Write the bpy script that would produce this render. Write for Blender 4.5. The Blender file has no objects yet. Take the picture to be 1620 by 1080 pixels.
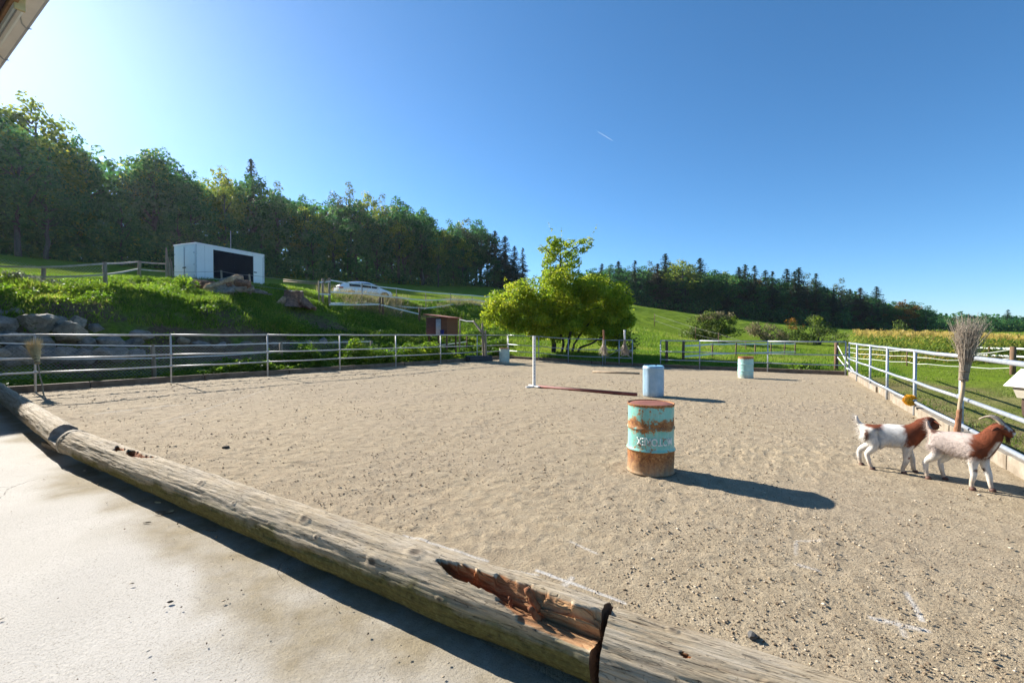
import bpy, bmesh, math, random
import numpy as np
from mathutils import Vector, Matrix
random.seed(7); np.random.seed(7)
S = bpy.context.scene
COL = S.collection
R = math.radians
# ---------------------------------------------------------------- camera
F, W, H, HZ = 720.0, 1620.0, 1080.0, 530.0        # focal length in photo pixels, photo size, horizon row
CZ = 1.75
cam = bpy.data.objects.new('camera', bpy.data.cameras.new('camera'))
COL.objects.link(cam); S.camera = cam
cam.data.sensor_width = 36.0
cam.data.lens = 36.0 * F / W
cam.data.clip_start = 0.05; cam.data.clip_end = 30000
cam.location = (0, 0, CZ)
cam.rotation_euler = (R(90) - math.atan((H/2 - HZ) / F), 0, 0)
# ---------------------------------------------------------------- sky, sun, exposure
SUN_EL, SUN_AZ = 27.8, -51.8                      # degrees; azimuth clockwise from +Y
w = bpy.data.worlds.new('World'); S.world = w; w.use_nodes = True
nt = w.node_tree; nt.nodes.clear()
sky = nt.nodes.new('ShaderNodeTexSky'); sky.sky_type = 'NISHITA'; sky.sun_disc = False
sky.sun_elevation = R(SUN_EL); sky.sun_rotation = R(SUN_AZ)
sky.altitude = 600; sky.air_density = 0.85; sky.dust_density = 0.4; sky.ozone_density = 6.0
hsv = nt.nodes.new('ShaderNodeHueSaturation'); hsv.inputs['Saturation'].default_value = 1.1; hsv.inputs['Hue'].default_value = .493
bg = nt.nodes.new('ShaderNodeBackground'); bg.inputs['Strength'].default_value = 0.08
wo = nt.nodes.new('ShaderNodeOutputWorld')
nt.links.new(sky.outputs[0], hsv.inputs['Color']); nt.links.new(hsv.outputs[0], bg.inputs[0]); nt.links.new(bg.outputs[0], wo.inputs[0])
sun = bpy.data.objects.new('sun', bpy.data.lights.new('sun', 'SUN'))
COL.objects.link(sun)
sun.data.energy = 5.0; sun.data.angle = R(0.53); sun.data.color = (1.0, 0.95, 0.87)
sdir = Vector((math.sin(R(SUN_AZ))*math.cos(R(SUN_EL)), math.cos(R(SUN_AZ))*math.cos(R(SUN_EL)), math.sin(R(SUN_EL))))
sun.rotation_euler = sdir.to_track_quat('Z', 'Y').to_euler()
S.view_settings.view_transform = 'Standard'; S.view_settings.look = 'None'
S.view_settings.gamma = 1; S.view_settings.use_curve_mapping = False
S.view_settings.exposure = 1.32
S.render.engine = 'CYCLES'
S.cycles.max_bounces = 6; S.cycles.diffuse_bounces = 3; S.cycles.glossy_bounces = 2
S.cycles.transmission_bounces = 4; S.cycles.transparent_max_bounces = 4; S.cycles.volume_bounces = 0
S.cycles.use_denoising = True

# ---------------------------------------------------------------- noise (numpy)
def _h(ix, iy, iz, seed):
    n = (ix.astype(np.int64)*374761393 + iy.astype(np.int64)*668265263 + iz.astype(np.int64)*1274126177 + seed*974711) & 0xffffffff
    n = ((n ^ (n >> 13)) * 1274126177) & 0xffffffff
    n = ((n ^ (n >> 16)) * 2246822519) & 0xffffffff
    return ((n ^ (n >> 15)) & 0xffff) / 65535.0
def vn(x, y, z=None, seed=0):
    x = np.asarray(x, float); y = np.asarray(y, float)
    z = np.zeros_like(x) if z is None else np.asarray(z, float)
    xi, yi, zi = np.floor(x), np.floor(y), np.floor(z)
    fx, fy, fz = x-xi, y-yi, z-zi
    fx, fy, fz = [f*f*(3-2*f) for f in (fx, fy, fz)]
    r = 0
    for a in (0, 1):
        for b in (0, 1):
            for c in (0, 1):
                r = r + _h(xi+a, yi+b, zi+c, seed)*(fx if a else 1-fx)*(fy if b else 1-fy)*(fz if c else 1-fz)
    return r*2-1
def fbm(x, y, z=None, o=4, seed=0, g=0.5):
    t, a, f = 0, 1.0, 1.0
    for k in range(o):
        t = t + a*vn(x*f, y*f, None if z is None else z*f, seed+k*17); a *= g; f *= 2.03
    return t
def worley(x, y, seed=0):
    xi, yi = np.floor(x), np.floor(y); d = np.full(np.shape(x), 9.0)
    for a in (-1, 0, 1):
        for b in (-1, 0, 1):
            cx, cy = xi+a, yi+b; z0 = np.zeros_like(cx)
            px = cx+_h(cx, cy, z0, seed); py = cy+_h(cx, cy, z0, seed+5)
            d = np.minimum(d, (px-x)**2+(py-y)**2)
    return np.sqrt(d)
def sstep(a, b, x):
    t = np.clip((np.asarray(x, float)-a)/(b-a), 0, 1); return t*t*(3-2*t)

# ---------------------------------------------------------------- the lie of the land
C0 = np.array([14.6, 19.7]); E1 = np.array([.585, .811]); E2 = np.array([-.811, .585])
def uv(x, y):
    return (x-C0[0])*E2[0]+(y-C0[1])*E2[1], (x-C0[0])*E1[0]+(y-C0[1])*E1[1]
def xy(u, v): return C0[0]+E2[0]*u+E1[0]*v, C0[1]+E2[1]*u+E1[1]*v
def sand_h(x, y):
    u, v = uv(x, y); return 0.18*sstep(10, 18, u)
AU0, AU1, AV0, AV1 = 0.0, 18.35, -24.2, 0.0
def edge_u(v): return .092*np.minimum(v, 0.)       # the riding arena in the slanted frame
CP = [  # control points of the ground: u, v, height
 (-.5,-24,-.08),(-.5,-12,-.06),(-.5,0,0),(18.7,-24,.34),(18.7,-16,.36),(18.7,-8,.36),(18.7,0,.36),(9,.6,.1),(0,.6,.02),(18,1,.38),
 (9,-12,-.1),(4,-20,-.1),(14,-18,-.1),(14,-6,-.1),(4,-4,-.1),(9,-24,-.1),(1,-30,-.06),(12,-30,-.05),(20,-31,.1),(-6,-30,-.1),
 (-4,-10,-.15),(-10,-8,-.2),(-8,-20,-.15),(-20,-5,-.3),(-12,8,-.25),(-6,12,-.1),(-11.5,29.6,-.3),(-30,10,-.35),(-30,40,-.45),(-20,60,-.45),(-60,40,-.4),(-60,100,-.3),(-45,0,-.4),
 (20.6,-24,.32),(20.6,-16,.34),(20.6,-8,.4),(20.8,-2,.6),
 (21.4,-25,.5),(22.6,-25,1.7),(23.6,-24,2.75),(21.4,-20,.5),(22.6,-19.5,2.0),(23.8,-19.5,3.0),(21.6,-15,.8),(23,-15,2.15),(24.6,-15,3.15),
 (26.5,-25,3.3),(26.5,-19,3.65),(28.7,-20.3,3.95),(27,-15.5,3.95),(29.5,-16,4.5),(30.5,-24,4.4),(31,-16,4.8),
 (23,-9,1.4),(25.5,-9,2.8),(28,-9,4.1),(29.7,-9,4.75),(24,-4,1.7),(27,-4,3.1),(29.6,-4,4.4),(30.4,-1,4.6),(26,1,2.3),(28.9,1.7,3.2),(30.6,2,4.5),
 (33.4,-.3,4.85),(32.3,-14.3,5.0),(35,-6,5.05),(36,-20,5.0),(34,5,4.9),(30.4,6,4.6),(29.3,9,4.65),(28,5,3.3),(26.5,9,3.2),(27.5,14,4.0),(24,6,2.2),(20.5,3,1.0),(16,2.6,.62),
 (9,5,.25),(16,8,1.0),(20,14,2.0),(12,14,.65),(3,8,.15),(11.8,28.8,1.05),(5.3,45.8,.67),(18,30,2.2),(24,30,3.6),(-4,30,.2),
 (45,-25,6.2),(45,-5,6.3),(45,15,6.6),(40,30,6.8),(60,0,8.2),(60,40,9.8),(75,70,13.0),(30,60,5.0),(40,90,8.0),(55,120,11.5),
 (90,-15,12.3),(90,-60,13),(97,20,13.8),(97,60,16),(96.5,91,18),(95,125,18),(60,-70,9),(30,-70,3),(10,-70,0),
 (70.8,158,13.8),(50,170,10.8),(32,186,8.3),(12,200,5.8),(-4,213,4.2),(-30,215,2.0),(-60,220,1.5),(20,110,3.6),(0,110,1.0),(-3.3,76.7,.25),(-13.3,108,.1),(-2,26,-.1),(-14,60,-.3),(-25,120,.4),
 (130,-20,17),(140,80,24),(110,190,20),(60,250,14),(0,300,7),(-120,260,4),(-160,60,2),(-120,-40,0),(-60,-80,0),
 (0,900,20),(-600,400,10),(-600,-400,0),(0,-900,0),(700,-300,40),(700,500,60)]
CP = np.array(CP, float)
CPX = np.stack(xy(CP[:,0], CP[:,1]), 1)
_D = np.linalg.norm(CPX[:,None]-CPX[None], axis=2)
_A = np.zeros((len(CP)+1, len(CP)+1)); _A[:-1,:-1] = -np.sqrt(_D**2+.4); _A[-1,:-1] = 1; _A[:-1,-1] = 1
_A[:-1,:-1] -= np.eye(len(CP))*0.02
_WT = np.linalg.solve(_A, np.append(CP[:,2], 0))
def terr(x, y, rough=True):
    x = np.asarray(x, float); y = np.asarray(y, float); sh = x.shape
    xf, yf = x.ravel(), y.ravel(); out = np.empty(len(xf))
    for i in range(0, len(xf), 20000):
        d = np.sqrt((xf[i:i+20000,None]-CPX[None,:,0])**2+(yf[i:i+20000,None]-CPX[None,:,1])**2+.4)
        out[i:i+20000] = -d @ _WT[:-1] + _WT[-1]
    u, v = uv(xf, yf)
    inside = (1-sstep(0, .5, np.maximum(np.maximum(edge_u(v)-u, u-AU1), np.maximum(AV0-v-40, v-AV1))))
    out = out*(1-inside) + (-.12+sand_h(xf, yf))*inside
    if rough:
        amp = (1-inside)*(.03+(.10+.14*(1-sstep(-13, -10, v)))*sstep(22, 24, u)*(1-sstep(29, 31, u))+.0012*np.clip(np.hypot(xf, yf)-40, 0, 150))
        out += amp*fbm(xf*.55, yf*.55, o=4, seed=3)
    return out.reshape(sh)
def tz(x, y): return float(terr(np.array([x]), np.array([y]))[0])
def ray(px, py): return np.array([(px-W/2)/F, 1.0, (HZ-py)/F])
def hit(px, py, y0=4.0, y1=320.0):
    """first ground point seen at a photo pixel"""
    d = ray(px, py); ys = np.geomspace(y0, y1, 900)
    g = terr(d[0]*ys, ys) - (CZ+d[2]*ys)
    i = np.argmax(g > 0)
    if g[i] <= 0: i = len(ys)-1
    yy = ys[i]; return np.array([d[0]*yy, yy, tz(d[0]*yy, yy)])
def at(px, py, depth):
    d = ray(px, py); return np.array([d[0]*depth, depth, CZ+d[2]*depth])

# ---------------------------------------------------------------- object helpers
def mesh(name, verts, faces, mat=None, smooth=False, cols=None, attrs=None, mats=None, fmat=None):
    me = bpy.data.meshes.new(name)
    if isinstance(verts, np.ndarray) and isinstance(faces, np.ndarray):
        n, m, k = len(verts), len(faces), faces.shape[1]
        me.vertices.add(n); me.vertices.foreach_set('co', verts.astype(np.float32).ravel())
        me.loops.add(m*k); me.loops.foreach_set('vertex_index', faces.astype(np.int32).ravel())
        me.polygons.add(m); me.polygons.foreach_set('loop_start', np.arange(0, m*k, k, dtype=np.int32))
        me.polygons.foreach_set('loop_total', np.full(m, k, dtype=np.int32))
        me.update(calc_edges=True)
    else:
        me.from_pydata([tuple(map(float, p)) for p in verts], [], [tuple(map(int, f)) for f in faces]); me.update()
    if cols is not None:
        a = me.color_attributes.new('Col', 'FLOAT_COLOR', 'POINT')
        c = np.ones((len(me.vertices), 4), np.float32); c[:, :cols.shape[1]] = cols; a.data.foreach_set('color', c.ravel())
    for k, vals in (attrs or {}).items():
        a = me.attributes.new(k, 'FLOAT', 'POINT'); a.data.foreach_set('value', np.asarray(vals, np.float32))
    if mat: me.materials.append(mat)
    for m_ in mats or []: me.materials.append(m_)
    if fmat is not None: me.polygons.foreach_set('material_index', np.asarray(fmat, np.int32))
    if smooth: me.polygons.foreach_set('use_smooth', np.ones(len(me.polygons), bool))
    return me
def obj(name, me, parent=None, label=None, cat=None, group=None, kind=None, loc=None, rz=0.0, scale=None):
    o = bpy.data.objects.new(name, me); COL.objects.link(o)
    if parent: o.parent = parent
    if loc is not None: o.location = [float(c) for c in loc]
    if rz: o.rotation_euler = (0, 0, rz)
    if scale is not None: o.scale = (scale,)*3 if isinstance(scale, (int, float)) else scale
    if label: o['label'] = label
    if cat: o['category'] = cat
    if group: o['group'] = group
    if kind: o['kind'] = kind
    return o
def thing(name, label, cat, loc=(0,0,0), rz=0.0, group=None, scale=None):
    return obj(name, None, label=label, cat=cat, group=group, loc=loc, rz=rz, scale=scale)
def copy_tree(o, parent=None):
    c = o.copy(); COL.objects.link(c)
    if parent: c.parent = parent; c.matrix_parent_inverse = o.matrix_parent_inverse.copy()
    for ch in list(o.children): copy_tree(ch, c)
    return c
class MB:
    def __init__(s): s.v = []; s.f = []
    def add(s, vs, fs):
        b = len(s.v); s.v += [tuple(map(float, p)) for p in vs]; s.f += [tuple(i+b for i in f) for f in fs]
    def box(s, c, d, M=None, bev=0.0):
        x, y, z = [k/2 for k in d]
        if bev <= 0:
            P = [(-x,-y,-z),(x,-y,-z),(x,y,-z),(-x,y,-z),(-x,-y,z),(x,-y,z),(x,y,z),(-x,y,z)]
            Fc = [(0,3,2,1),(4,5,6,7),(0,1,5,4),(1,2,6,5),(2,3,7,6),(3,0,4,7)]
        else:
            bm = bmesh.new(); bmesh.ops.create_cube(bm, size=1)
            for q in bm.verts: q.co = Vector((q.co.x*d[0], q.co.y*d[1], q.co.z*d[2]))
            bmesh.ops.bevel(bm, geom=list(bm.edges), offset=bev, segments=2, affect='EDGES', profile=.5)
            bm.verts.index_update()
            P = [q.co[:] for q in bm.verts]; Fc = [[q.index for q in f.verts] for f in bm.faces]; bm.free()
        if M is not None: P = [M @ Vector(p) for p in P]
        s.add([(p[0]+c[0], p[1]+c[1], p[2]+c[2]) for p in P], Fc); return s
    def tube(s, pts, rad, n=8, caps=True):
        pts = [Vector([float(c) for c in p]) for p in pts]
        rad = rad if hasattr(rad, '__len__') else [rad]*len(pts)
        rings = []; up = None
        for i, p in enumerate(pts):
            t = (pts[min(i+1, len(pts)-1)]-pts[max(i-1, 0)]).normalized()
            if up is None: up = Vector((0,0,1)) if abs(t.z) < .9 else Vector((1,0,0))
            a = t.cross(up).normalized(); b = a.cross(t).normalized(); up = b
            rings.append([p+(a*math.cos(2*math.pi*k/n)+b*math.sin(2*math.pi*k/n))*rad[i] for k in range(n)])
        vs = [q for r_ in rings for q in r_]
        fs = [(i*n+k, i*n+(k+1)%n, (i+1)*n+(k+1)%n, (i+1)*n+k) for i in range(len(pts)-1) for k in range(n)]
        if caps: fs += [tuple(range(n))[::-1], tuple(range((len(pts)-1)*n, len(pts)*n))]
        s.add(vs, fs); return s
    def lathe(s, prof, n=32, M=None):
        vs = [(r_*math.cos(2*math.pi*k/n), r_*math.sin(2*math.pi*k/n), z) for r_, z in prof for k in range(n)]
        if M is not None: vs = [M @ Vector(p) for p in vs]
        m = len(prof)
        fs = [(i*n+k, i*n+(k+1)%n, (i+1)*n+(k+1)%n, (i+1)*n+k) for i in range(m-1) for k in range(n)]
        s.add(vs, fs); return s
    def me(s, name, mat=None, smooth=False):
        return mesh(name, s.v, s.f, mat, smooth)
def beam(p, q, d, bev=0.0):
    """a box from p to q of cross-section d"""
    p, q = Vector([float(c) for c in p]), Vector([float(c) for c in q]); t = q-p
    m = t.to_track_quat('X', 'Z').to_matrix()
    return MB().box((p+q)/2, (t.length, d[0], d[1]), m, bev)

# ---------------------------------------------------------------- materials
class NT:
    def __init__(s, name):
        s.m = bpy.data.materials.new(name); s.m.use_nodes = True; s.t = s.m.node_tree; s.t.nodes.clear()
        s.out = s.t.nodes.new('ShaderNodeOutputMaterial')
    def n(s, typ, **kw):
        nd = s.t.nodes.new('ShaderNode'+typ)
        for k, v in kw.items(): setattr(nd, k, v)
        return nd
    def l(s, a, b): s.t.links.new(a, b)
    def val(s, sock, v):
        if hasattr(v, 'is_linked') or hasattr(v, 'links'): s.l(v, sock)
        else: sock.default_value = v
    def coord(s, kind='Object'): return s.n('TexCoord').outputs[kind]
    def attr(s, name, out='Fac'): 
        a = s.n('Attribute'); a.attribute_name = name; return a.outputs[out]
    def mapping(s, vec, scale): 
        m = s.n('Mapping'); s.l(vec, m.inputs['Vector']); m.inputs['Scale'].default_value = scale; return m.outputs[0]
    def noise(s, vec, scale, detail=4, rough=.55, dist=0.0):
        n = s.n('TexNoise'); s.l(vec, n.inputs['Vector']); n.inputs['Scale'].default_value = scale
        n.inputs['Detail'].default_value = detail; n.inputs['Roughness'].default_value = rough; n.inputs['Distortion'].default_value = dist
        return n.outputs['Fac']
    def ramp(s, fac, stops, interp='LINEAR'):
        r = s.n('ValToRGB'); s.l(fac, r.inputs['Fac']); r.color_ramp.interpolation = interp; e = r.color_ramp.elements
        while len(e) < len(stops): e.new(.5)
        for k, (p, c) in enumerate(stops):
            e[k].position = p; e[k].color = (c, c, c, 1) if isinstance(c, (int, float)) else (*c, 1)
        return r.outputs['Color']
    def mix(s, fac, a, b, blend='MIX'):
        m = s.n('Mix', data_type='RGBA', blend_type=blend)
        s.val(m.inputs[0], fac)
        for k, v in ((6, a), (7, b)):
            if isinstance(v, tuple): m.inputs[k].default_value = (*v, 1) if len(v) == 3 else v
            else: s.l(v, m.inputs[k])
        return m.outputs[2]
    def math(s, op, a, b=0.5, c=None):
        m = s.n('Math', operation=op); s.val(m.inputs[0], a); s.val(m.inputs[1], b)
        if c is not None: s.val(m.inputs[2], c)
        return m.outputs[0]
    def bump(s, h, strength=.5, dist=.02, normal=None):
        b = s.n('Bump'); s.l(h, b.inputs['Height']); b.inputs['Strength'].default_value = strength; b.inputs['Distance'].default_value = dist
        if normal is not None: s.l(normal, b.inputs['Normal'])
        return b.outputs[0]
    def bsdf(s, col, rough=.8, metal=0.0, normal=None, spec=.5, **kw):
        b = s.n('BsdfPrincipled')
        if isinstance(col, tuple): b.inputs['Base Color'].default_value = (*col, 1)
        else: s.l(col, b.inputs['Base Color'])
        s.val(b.inputs['Roughness'], rough); s.val(b.inputs['Metallic'], metal); b.inputs['Specular IOR Level'].default_value = spec
        if normal is not None: s.l(normal, b.inputs['Normal'])
        for k, v in kw.items(): s.val(b.inputs[k.replace('_', ' ')], v)
        return b.outputs[0]
    def done(s, sh): s.l(sh, s.out.inputs['Surface']); return s.m
def pmat(name, c1, c2=None, scale=8.0, rough=.7, bump=.0, bscale=40.0, metal=0.0, spec=.4, stretch=(1,1,1), bdist=.01, c3=None):
    t = NT(name); v = t.mapping(t.coord(), stretch)
    if c2 is None: c2 = tuple(k*.75 for k in c1)
    st = [(.32, c2), (.62, c1)] + ([(.75, c3)] if c3 else [])
    col = t.ramp(t.noise(v, scale, 6, .62), st)
    nrm = t.bump(t.noise(v, bscale, 5, .6), bump, bdist) if bump else None
    return t.done(t.bsdf(col, rough, metal, nrm, spec))
def leafmat(name, stops, trans=.45, rough=.55):
    """leaf colour from a per-leaf random number"""
    t = NT(name)
    c = t.ramp(t.attr('Col', 'Color'), stops)
    d = t.bsdf(c, rough, 0, None, .25)
    tr = t.n('BsdfTranslucent'); t.l(t.mix(.5, c, (.5,.5,.02), 'SCREEN') if False else c, tr.inputs['Color'])
    m = t.n('MixShader'); m.inputs[0].default_value = trans; t.l(d, m.inputs[1]); t.l(tr.outputs[0], m.inputs[2])
    return t.done(m.outputs[0])
def tree_quads(P, N, size, aspect=1.0, cr=None, rng=None, bend=0.0):
    """leaf-sized rhombs at points P with normals N"""
    n = len(P); rng = rng or np.random
    A = np.cross(N, rng.normal(size=(n, 3))); A /= np.linalg.norm(A, axis=1)[:, None]+1e-9
    B = np.cross(N, A); B /= np.linalg.norm(B, axis=1)[:, None]+1e-9
    s = (size*rng.uniform(.6, 1.35, n) if np.isscalar(size) else size)[:, None]*.5
    V = np.stack([P-A*s, P-B*s*aspect*.62+A*s*.1, P+A*s, P+B*s*aspect*.62+A*s*.1], 1).reshape(-1, 3)
    Fc = np.arange(n*4).reshape(n, 4)
    c = rng.uniform(0, 1, n) if cr is None else cr
    return V, Fc, np.repeat(c, 4)[:, None]*np.ones((1, 3))
# ================================================================ GROUND
# grass and soil of the land
def grass_mat():
    t = NT('meadow'); g = t.n('NewGeometry').outputs['Position']
    big = t.noise(g, .045, 3, .5); mid = t.noise(g, .5, 5, .65); fine = t.noise(g, 6, 5, .7)
    c = t.ramp(big, [(.35, (.125,.195,.020)), (.62, (.165,.235,.026))])
    c = t.mix(t.ramp(mid, [(.38, .0), (.72, .75)]), c, (.19,.24,.035))
    c = t.mix(t.ramp(fine, [(.34, .7), (.56, 0)]), c, (.045,.085,.012))
    worn = t.ramp(t.attr('worn'), [(.3, 0), (.8, 1)])
    c = t.mix(worn, c, t.ramp(mid, [(.35, (.13,.125,.045)), (.65, (.24,.19,.10))]))
    soil = t.math('MULTIPLY', t.attr('soil'), t.ramp(mid, [(.36, 0), (.5, 1)]))
    c = t.mix(soil, c, t.ramp(fine, [(.3, (.09,.06,.035)), (.7, (.20,.145,.09))]))
    h = t.math('ADD', t.noise(g, 3, 6, .7), t.math('MULTIPLY', t.noise(g, 14, 4, .7), .6))
    return t.done(t.bsdf(c, 1.0, 0, t.bump(h, .9, .12), .0))
M_GRASS = grass_mat()
na_f = np.concatenate([np.radians(np.arange(-58, 58.01, .22)), np.radians(np.arange(62, 300, 4))])
rad = np.concatenate([[.6], np.geomspace(1.2, 22, 90), np.geomspace(22.15, 60, 230)[0:], np.geomspace(60.6, 300, 150), np.geomspace(306, 730, 40)])
AA, RR = np.meshgrid(na_f, rad)
X, Y = RR*np.sin(AA), RR*np.cos(AA); Z = terr(X, Y)
na, nr = len(na_f), len(rad)
idx = np.arange(na*nr).reshape(nr, na); nx = np.roll(idx, -1, 1)
fc = np.stack([idx[:-1], nx[:-1], nx[1:], idx[1:]], -1).reshape(-1, 4)
U_, V_ = uv(X.ravel(), Y.ravel())
worn = (sstep(-14, -4, U_)*(1-sstep(-1, .2, U_))*sstep(-30, -22, V_)*(1-sstep(-6, 6, V_))*(.62+.38*sstep(-.2, .5, fbm(X.ravel()*.35, Y.ravel()*.35, o=3, seed=88)))
        + sstep(30.4, 31.5, U_)*(1-sstep(34.5, 36, U_))*.5*(1-sstep(8, 14, V_))*sstep(-10, -5, V_)
        + .45*sstep(26.5, 28.5, U_)*(1-sstep(29, 30, U_))*(1-sstep(-19, -17, V_)))
soil = np.clip(sstep(20.5, 21.5, U_)*(1-sstep(23.5, 25, U_))*(1-sstep(-10, -6, V_))*1.0
        + .8*sstep(23.5, 24.5, U_)*(1-sstep(25.5, 27, U_))*sstep(-12, -10.5, V_)*(1-sstep(-8.5, -7.5, V_))
        + sstep(-1.2, -.3, U_-edge_u(V_))*(1-sstep(-.1, .1, U_-edge_u(V_)))*.6*sstep(-26,-20,V_)*(1-sstep(-2,0,V_)), 0, 1)
Vt = np.stack([X.ravel(), Y.ravel(), Z.ravel()], 1)
obj('ground', mesh('ground', Vt, fc, M_GRASS, True, attrs={'worn': worn, 'soil': soil}), kind='structure')

# sand of the riding arena: hoof-churned, really uneven
def sand_mat():
    t = NT('arena_sand'); g = t.n('NewGeometry').outputs['Position']
    big = t.noise(g, .35, 4, .6); mid = t.noise(g, 5, 6, .7); fine = t.noise(g, 60, 5, .75); grit = t.noise(g, 220, 3, .8)
    c = t.ramp(mid, [(.25, (.25,.192,.120)), (.5, (.38,.302,.195)), (.75, (.47,.385,.262))])
    c = t.mix(t.ramp(big, [(.35, .45), (.65, 0)]), c, (.33,.265,.19))
    c = t.mix(t.ramp(fine, [(.34, .9), (.485, 0)]), c, (.12,.088,.06))
    c = t.mix(t.ramp(grit, [(.60, 0), (.74, .6)]), c, (.66,.60,.50))
    pale = t.attr('pale'); c = t.mix(t.math('MULTIPLY', pale, t.ramp(fine, [(.3, .3), (.6, 1)])), c, (.60,.58,.55))
    h = t.math('ADD', t.math('MULTIPLY', t.noise(g, 26, 5, .75), 1.3), t.math('MULTIPLY', fine, .7))
    return t.done(t.bsdf(c, .95, 0, t.bump(h, .75, .022), .1))
def spaced(lo, hi, c, k, dmin):
    """positions from lo to hi, spacing growing with distance from c"""
    out = [lo]
    while out[-1] < hi:
        d = max(abs(out[-1]-c), dmin); out.append(out[-1]+k*d)
    out[-1] = hi; return np.array(out)
us = spaced(AU0, AU1, .3, .0054, 2.6); vs = spaced(-22.55, AV1, -24.5, .0054, 2.6)
VV, UU = np.meshgrid(vs, us, indexing='ij'); UU = edge_u(VV)+UU*(AU1-edge_u(VV))/AU1; X, Y = xy(UU, VV)
dist = np.hypot(X, Y)
clod = np.clip(fbm(X*9, Y*9, o=4, seed=21, g=.62), -.2, 2)
dent = np.clip(.42-worley(X*7.5+.5*vn(X*6, Y*6, seed=2), Y*7.5+.5*vn(X*6, Y*6, seed=4), 31), 0, 1)
rough = .45+.75*sstep(-.5, .6, vn(X*.45, Y*.45, seed=9))+.5*sstep(4, 12, UU)
smooth_z = 1-.55*sstep(0, 3, 4.2-UU)*sstep(-17, -22, VV)
Z = sand_h(X, Y)+.008 + rough*smooth_z*(.011*clod-.018*dent*dent*4*.6*sstep(-.1,.5,vn(X*1.7,Y*1.7,seed=77))+.006*fbm(X*2.2, Y*2.2, o=3, seed=40)) + .012*vn(X*.7, Y*.7, seed=70)
bank = .05*np.exp(-((VV+22.4)/.25)**2)*sstep(-22.3, -22.5, VV)
pale = np.zeros_like(X)
def streak(p, q, wd, a):
    p, q = np.array(p), np.array(q); d = q-p; L = d@d
    s = np.clip(((X-p[0])*d[0]+(Y-p[1])*d[1])/L, 0, 1)
    dd = np.hypot(X-p[0]-s*d[0], Y-p[1]-s*d[1]); np.maximum(pale, a*(1-sstep(wd*.4, wd, dd)), out=pale)
def G(px, py): h = CZ*F/(py-HZ); return ((px-W/2)/F*h, h)
for a_, b_, w_, k_ in [((640,850),(770,893),.022,.7),((780,905),(850,915),.02,.6),((850,908),(990,960),.018,.9),((880,945),(905,920),.03,.6),((905,862),(945,880),.02,.5),
                  ((1262,858),(1300,857),.015,.6),((1262,858),(1262,880),.014,.4),((1262,895),(1300,905),.018,.6),((1440,940),(1465,985),.02,.8),((1385,980),(1470,1000),.028,.8),((1425,985),(1436,1008),.02,.5),
                  ((150,660),(330,640),.03,.35),((250,672),(420,622),.03,.3)]:
    streak(G(*a_), G(*b_), w_, k_)
nv, nu = X.shape; idx = np.arange(nv*nu).reshape(nv, nu)
fc = np.stack([idx[:-1,:-1], idx[1:,:-1], idx[1:,1:], idx[:-1,1:]], -1).reshape(-1, 4)
obj('arena_sand', mesh('arena_sand', np.stack([X.ravel(), Y.ravel(), Z.ravel()], 1), fc, sand_mat(), True, attrs={'pale': pale.ravel()}), kind='structure')

# loose clods, chips and gravel lying on the sand (uncountable)
def clods(n, seed, yard=False):
    rg = np.random.default_rng(seed); d = 2.2*np.exp(rg.uniform(0, 1, n)*math.log(9)); a = np.radians(rg.uniform(-52, 52, n)); x, y = d*np.sin(a), d*np.cos(a); u, v = uv(x, y)
    k = (v < -22.75)&(u > -1)&(rg.uniform(0, 1, n) < np.exp(np.minimum(0, (v+22.75)*1.3))) if yard else (v > -22.4)&(v < -.3)&(u > edge_u(v)+.15)&(u < 18.1)&(rg.uniform(0, 1, n) < .35+.8*np.clip(.5+fbm(x*.8, y*.8, o=3, seed=3), 0, 1)); x, y, d = x[k], y[k], d[k]; m = len(x)
    r = np.clip(rg.lognormal(0, .5, m), 0, 2.6)*.0034*(1+d*.09); e = rg.uniform(.5, 1.6, (m, 3)); e[:,2] *= .6; yaw = rg.uniform(0, 6.28, m)
    o = np.array([(1,0,0),(0,1,0),(-1,0,0),(0,-1,0),(0,0,1),(0,0,-1)], float); P = o[None]*e[:,None]*r[:,None,None]*rg.uniform(.7, 1.3, (m, 6, 1))
    c, s_ = np.cos(yaw)[:,None], np.sin(yaw)[:,None]; P = np.stack([P[...,0]*c-P[...,1]*s_+x[:,None], P[...,0]*s_+P[...,1]*c+y[:,None], P[...,2]+(sand_h(x, y)+.012+r*.3)[:,None]], -1)
    f = np.array([(0,1,4),(1,2,4),(2,3,4),(3,0,4),(1,0,5),(2,1,5),(3,2,5),(0,3,5)]); Fc = (f[None]+6*np.arange(m)[:,None,None]).reshape(-1, 3)
    col = np.repeat(np.clip(rg.beta(1.2, 1.5, m), 0, 1), 6)[:,None]*np.ones((1, 3))
    t = NT('clod'); c_ = t.ramp(t.attr('Col', 'Color'), [(.0, (.11,.075,.05)), (.35, (.27,.205,.135)), (.75, (.43,.35,.245)), (1., (.56,.50,.40))])
    obj('yard_crumbs' if yard else 'sand_clods', mesh('sand_clods', P.reshape(-1, 3), Fc, t.done(t.bsdf(c_, .95, 0, None, .1)), cols=col), kind='stuff')
clods(50000, 5)
clods(2600, 6, True)

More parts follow.
